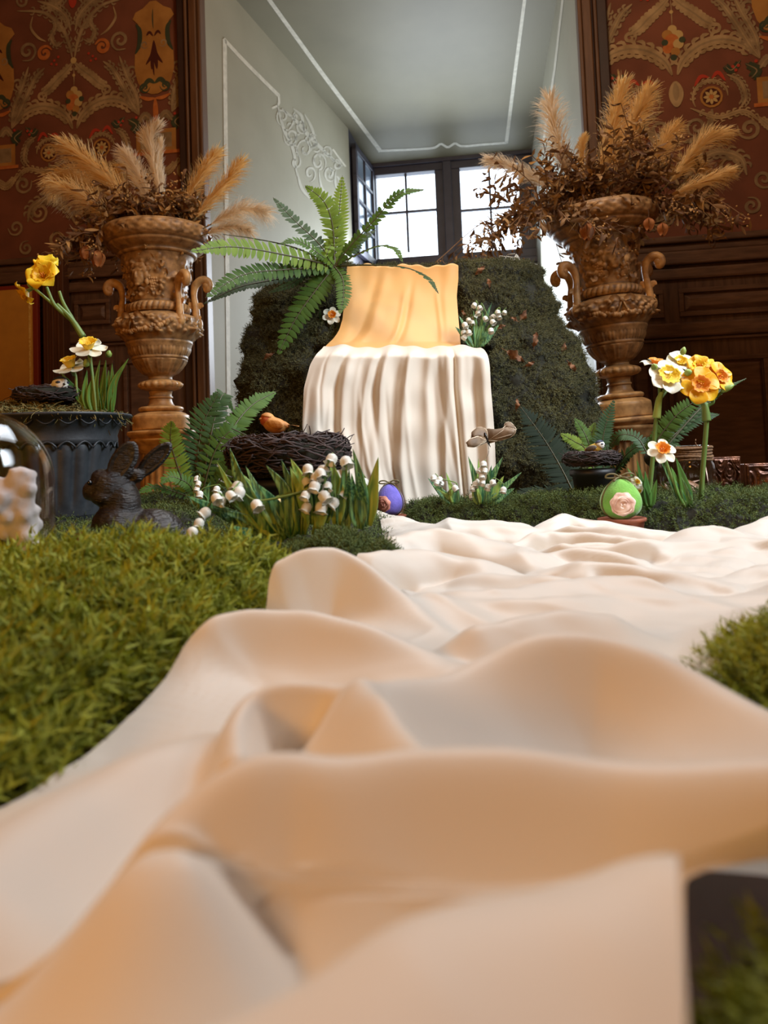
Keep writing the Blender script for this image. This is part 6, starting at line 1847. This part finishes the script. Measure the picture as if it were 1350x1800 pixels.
# ================================================================== decorated eggs
def egg(cx, cy, d, hw, hh, m, rose_px, rose_r, rose_m, label, slabel, yaw, seam):
    K = d / F_PX; c = P(cx, cy, d); hw *= K; hh *= K
    sc_r = hw * 1.13; z0 = c[2] - hh
    sau = thing('saucer', (c[0], c[1], z0 - .018), slabel, 'saucer')
    mb = MB(); mb.lathe([(.001, -.018), (sc_r * .84, -.018), (sc_r * .90, -.016), (sc_r * .96, -.004), (sc_r * 1.04, -.003), (sc_r * 1.05, .002), (sc_r * .98, .003), (sc_r * .92, -.002), (sc_r * .85, -.009), (.001, -.010)], (c[0], c[1], z0), 44); mb.build('dish', M['terracotta'], sau)
    t = thing('decorative_egg', (c[0], c[1], z0), label, 'egg')
    def er(z):            # egg radius at height -1..1, fuller below
        return math.sqrt(max(0, 1 - z * z)) * (1 - .20 * z)
    mb = MB(); zs = np.sin(np.linspace(-math.pi / 2, math.pi / 2, 34)); mb.lathe([(max(hw * er(z), .0003), hh * z) for z in zs], c, 44); mb.build('shell', M[m], t)
    a = math.radians(seam); q = [(c[0] + hw * er(math.cos(x)) * math.copysign(1, math.sin(x)) * math.cos(a) * 1.015, c[1] + hw * er(math.cos(x)) * math.copysign(1, math.sin(x)) * math.sin(a) * 1.015, c[2] + hh * math.cos(x) * 1.015) for x in np.linspace(.01, 2 * math.pi - .01, 70)]
    mb = MB(); mb.tube(q, hw * .045, 6); mb.build('seam_cord', M['cord'], t)
    top = np.array([c[0], c[1], c[2] + hh * 1.02]); mb = MB()
    for s_ in (-1, 1):
        w = lambda x, y, z: top + np.array([x * s_, y, z]) * hw
        mb.tube(cr([w(0, -.05, .06), w(.3, -.12, .22), w(.62, -.1, .2), (w(.7, -.05, .06)), w(.4, -.05, .02), w(0, -.05, .06)], 20), hw * .05, 6)
        mb.tube(cr([w(0, -.06, .06), w(.25, -.3, .0), w(.42, -.42, -.14)], 8), hw * .045, 6)
    mb.ball(top + np.array([0, -.06, .06]) * hw, hw * .11, 6, 8); mb.build('bow', M['cord'], t)
    # the round rose lies on the shell, on the side turned to the room's front
    fi = -math.atan2(c[0], c[1]); RZ = rot('Z', math.degrees(fi))
    def turn(mb):
        mb.v = [(v - [c[0], c[1], 0]) @ RZ.T + [c[0], c[1], 0] for v in mb.v]
        return mb
    rx, rz = (rose_px[0] - cx) * K / hw, -(rose_px[1] - cy) * K / hh
    rr = rose_r * K
    cz = c[2] + hh * rz; y = -math.sqrt(max(.02, (er(rz)) ** 2 - rx ** 2)) * hw
    n0 = nrm(np.array([rx, y / hw, rz * hw / hh])); F = look_rot(n0); cc = np.array([c[0] + rx * hw, c[1] + y, cz])
    def onshell(u, v):
        p = cc + F @ np.array([u, v, 0]) * rr
        zq = np.clip((p[2] - c[2]) / hh, -.98, .98); xq = (p[0] - c[0]) / hw
        return np.array([p[0], c[1] - math.sqrt(max(.0, er(zq) ** 2 - xq ** 2)) * hw, p[2]])
    mb = MB(); rng = np.random.RandomState(int(cx))
    G = [[onshell(r * math.cos(b) * (1 + .06 * math.sin(7 * b)), r * math.sin(b) * (1 + .06 * math.sin(7 * b))) + n0 * (rr * (.16 if r < .95 else .02) + rr * .10 * math.sin(9 * r + 2 * b) * (r < .95)) for b in np.arange(28) * math.pi / 14] for r in (.02, .18, .34, .5, .66, .82, .94, 1.0)]
    mb.grid(np.array(G), cv=True, capu=False); turn(mb).build('rose', M[rose_m], t)
    for k in range(7):
        a0 = rng.rand() * 6.28; r0 = .15 + .12 * k
        C = [onshell(r0 * math.cos(a0 + s_), r0 * math.sin(a0 + s_)) + n0 * rr * .24 for s_ in np.linspace(0, 1.9, 8)]
        mb = MB(); mb.tube(C, rr * np.sin(np.linspace(.2, 2.9, 8)) * .085, 6); turn(mb).build('petal_edge', M[rose_m], t)
    return t


egg(1091, 877, 1.35, 35, 35.5, 'egg_g', (1094, 884), 21, 'rose', 'green felt egg with a pink rose patch and a cord bow on its saucer', 'terracotta saucer under the green egg', 0, 12)
egg(685, 879, 1.76, 24.5, 28, 'egg_p', (674, 884), 14, 'rose_p', 'violet felt egg with a pink wool rose at the foot of the waterfall cloth', 'terracotta saucer under the violet egg', 0, -25)


def small_egg(px, py, d, rx, rz, m, label, tilt=20):
    K = d / F_PX; c = P(px, py, d); mb = MB(); R = rot('Y', tilt)
    zs = np.sin(np.linspace(-math.pi / 2, math.pi / 2, 16))
    mb.lathe([(max(rz * K * math.sqrt(max(0, 1 - z * z)) * (1 - .12 * z), .0002), rx * K * z) for z in zs], (0, 0, 0), 24)
    mb.v = [mb.v[0] @ (R @ rot('Y', 70)).T + c]
    return tag(mb.build('easter_egg', M[m], base=c), label, 'egg')


M['stripe_egg'] = mat('speckled_gold_egg', S(238, 196, 92), 0.4, S(150, 70, 36), 70, ramp=(.55, .62))
small_egg(467, 986, .90, 18, 11, 'stripe_egg', 'small yellow egg with brown stripes half sunk in the moss by the tall cloth fold')
small_egg(490, 884, 1.12, 9, 8, 'brass', 'tiny golden egg among the striped lily leaves')
c = P(1262, 934, 1.27); t = thing('small_dish', c, 'small round orange brown dish in the moss at the right edge of the cloth', 'dish')
mb = MB(); mb.lathe([(.001, -.004), (.012, -.004), (.0145, .002), (.0135, .003), (.011, -.001), (.001, -.001)], c, 28); mb.build('rim', M['terracotta'], t)
mb = MB(); mb.lathe([(.001, .001), (.008, .001), (.009, -.001)], c, 20); mb.build('centre', M['brass'], t)
c = P(132, 962, .86); mb = MB(); mb.blade([c, c + [.008, -.004, .010], c + [.012, -.006, .018]], .007, (0, -1, .3), .5); tag(mb.build('dry_leaf', M['rose_p']), 'tiny pinkish dried leaf on the moss right of the glass dome', 'leaf')

# ================================================================== jar, embossed panels, butterfly
D = 1.63; K = D / F_PX; c = P(1205, 880, D); r = 52 * K; zb_ = .008; zt2 = P(1205, 783, D)[2]
jar = thing('glass_jar', (c[0], c[1], zb_), 'clear glass jar with twine wound round its neck behind the daffodil leaves', 'jar')
h_ = zt2 - zb_
prf = [(r * .9, 0), (r, .008), (r, h_ * .62), (r * .96, h_ * .72), (r * .86, h_ * .80), (r * .86, h_ * .97), (r * .9, h_)]
mb = MB(); mb.lathe(prf + [(max(a - .002, .001), b + (.002 if b < .01 else 0)) for a, b in reversed(prf)] , (c[0], c[1], zb_), 56); mb.build('glass', M['glass'], jar)
for k in range(5):
    z = zb_ + h_ * (.79 + .042 * k); a = np.linspace(0, 2 * math.pi, 49)
    mb = MB(); mb.tube(np.stack([c[0] + (r * .90 + .0012 * math.sin(k * 2)) * np.cos(a), c[1] + (r * .90 + .0012 * math.sin(k * 2)) * np.sin(a), z + .0012 * np.sin(3 * a + k)], 1), .0031, 6); mb.build('twine', M['rope'], jar)
mb = MB(); mb.tube(cr([(c[0] + .01, c[1] - r * .9, zt2 - .004), (c[0] + .006, c[1] - r * .88, zt2 + .004), (c[0] + .008, c[1] - r * .84, zt2 + .012)], 6), .001, 5); mb.build('twine_end', M['rope'], jar)
rng = np.random.RandomState(9); mb = MB()
for k in range(46):
    p = np.array([c[0], c[1], zb_ + .006]) + np.array([rng.randn() * r * .34, rng.randn() * r * .3, abs(rng.randn()) * .022])
    mb.blade([p, p + rng.randn(3) * .012 + [0, 0, .01], p + rng.randn(3) * .018 + [0, 0, .018]], .005, rng.randn(3), .3)
tag(mb.build('dried_petals', M['foliage'].copy() if False else M['rose'], base=(c[0], c[1], zb_)), 'dried petals lying inside the glass jar', 'petals', kind='stuff')


def emboss(x0, x1, y0, y1, d, label, seed):
    a = P(x0, y1, d); b = P(x1, y0, d); z0 = 0.0005; t = thing('embossed_panel', ((a[0] + b[0]) / 2, d, z0), label, 'panel')
    w_, h2 = b[0] - a[0], b[2] - z0; bevel(MB().box((a[0], d, z0), (b[0], d + .022, z0 + h2)).build('board', M['emboss'], t), .002)
    n = 46; u, v = np.meshgrid(np.linspace(.04, .96, n), np.linspace(.03, .97, n), indexing='ij')
    ph = snoise(u, v, seed, 6, 1, 2.4) * 3
    rel = np.abs(np.sin(ph * 2.2 + 3 * u)) ** 3 * .004 + np.abs(np.sin(ph * 1.4 + 5 * v)) ** 4 * .003
    eg = np.minimum.reduce([u - .04, .96 - u, v - .03, .97 - v]); rel = np.where(eg < .05, .003 * (eg > .015), rel)
    G = np.stack([a[0] + u * w_, d - .0005 - rel, z0 + v * h2], -1); mb = MB(); mb.grid(G); mb.build('relief', M['emboss'], t)


emboss(1256, 1302, 802, 885, 1.80, 'embossed brown metallic panel standing just right of the glass jar', 3)
emboss(1313, 1390, 812, 890, 1.72, 'embossed brown metallic panel cut by the right edge of the picture', 5)

D = 1.76
t = thing('butterfly', P(852, 820, D), 'brown paper butterfly on a thin wire above the lilies of the valley', 'butterfly')
def wing(pts, dd, name='wing'):
    q = [P(x, y, D + z) for x, y, z in pts]; c0 = sum(q) / len(q); mb = MB()
    m = len(q); V = [c0 + np.array([0, -.006, 0])] + q
    mid = [0.5 * (c0 + p) + np.array([0, -.004, 0]) for p in q]
    V = V + mid; F_ = []
    for i in range(m):
        j = (i + 1) % m; F_ += [(0, m + 1 + i, m + 1 + j), (m + 1 + i, 1 + i, 1 + j, m + 1 + j)]
    mb.add(V, F_); o = mb.build(name, M['butter'], t); s_ = o.modifiers.new('thick', 'SOLIDIFY'); s_.thickness = .0012
    rim = MB(); rim.tube(cr(q + [q[0]], 40), .0008, 4); rim.build('wing_edge', M['butter_l'], o)
    hub = P(857, 775, D - .004)
    for k in range(0, m, 2):
        vv = MB(); vv.tube([hub, 0.5 * (hub + q[k]) + np.array([0, -.006, 0]), q[k]], .0005, 4); vv.build('vein', M['butter_l'], o)
    return o
wing([(857, 777, 0), (846, 782, -.02), (833, 786, -.03), (822, 785, -.035), (819, 778, -.035), (826, 772, -.03), (842, 768, -.02)], 0)
wing([(856, 770, .0), (843, 766, -.01), (828, 770, -.015), (829, 760, .0), (838, 752, .01), (850, 752, .01), (856, 759, .005)], 0)
wing([(857, 780, 0), (857, 766, .0), (856, 754, .01), (872, 755, .0), (890, 752, -.02), (905, 755, -.03), (905, 762, -.03), (896, 769, -.025), (876, 775, -.015)], 0)
wing([(886, 752, .02), (888, 744, .03), (896, 742, .03), (904, 749, .02), (906, 756, .01)], 0)
mb = MB(); mb.tube(cr(PL([(852, 760, D - .004), (856, 772, D - .006), (862, 786, D - .006)]), 10), [.001, .0018, .0024, .0026, .0024, .002, .002, .0018, .0012, .0006], 6); mb.build('body', M['eye'], t)
mb = MB(); mb.tube(cr(PL([(858, 780, D), (859, 795, D), (853, 812, D - .03), (846, 860, D - .06), (846, 888, D - .08)]), 20), .0006, 4); mb.build('wire', M['wire'], t)

rng = np.random.RandomState(4); mb = MB()
for k in range(11):
    b = rock_point(905 + 14 * rng.randn(), 464) + np.array([0, .05, .005])
    mb.tube(cr([b, b + [.02 * rng.randn(), .01, .015 + .02 * rng.rand()], b + [.03 * rng.randn(), .02 * rng.randn(), .02 * rng.rand()]], 12), .0013, 4)
tag(mb.build('raffia_tuft', M['bell']), 'tuft of white curly fibres on the top right edge of the rock', 'fibres', kind='stuff')
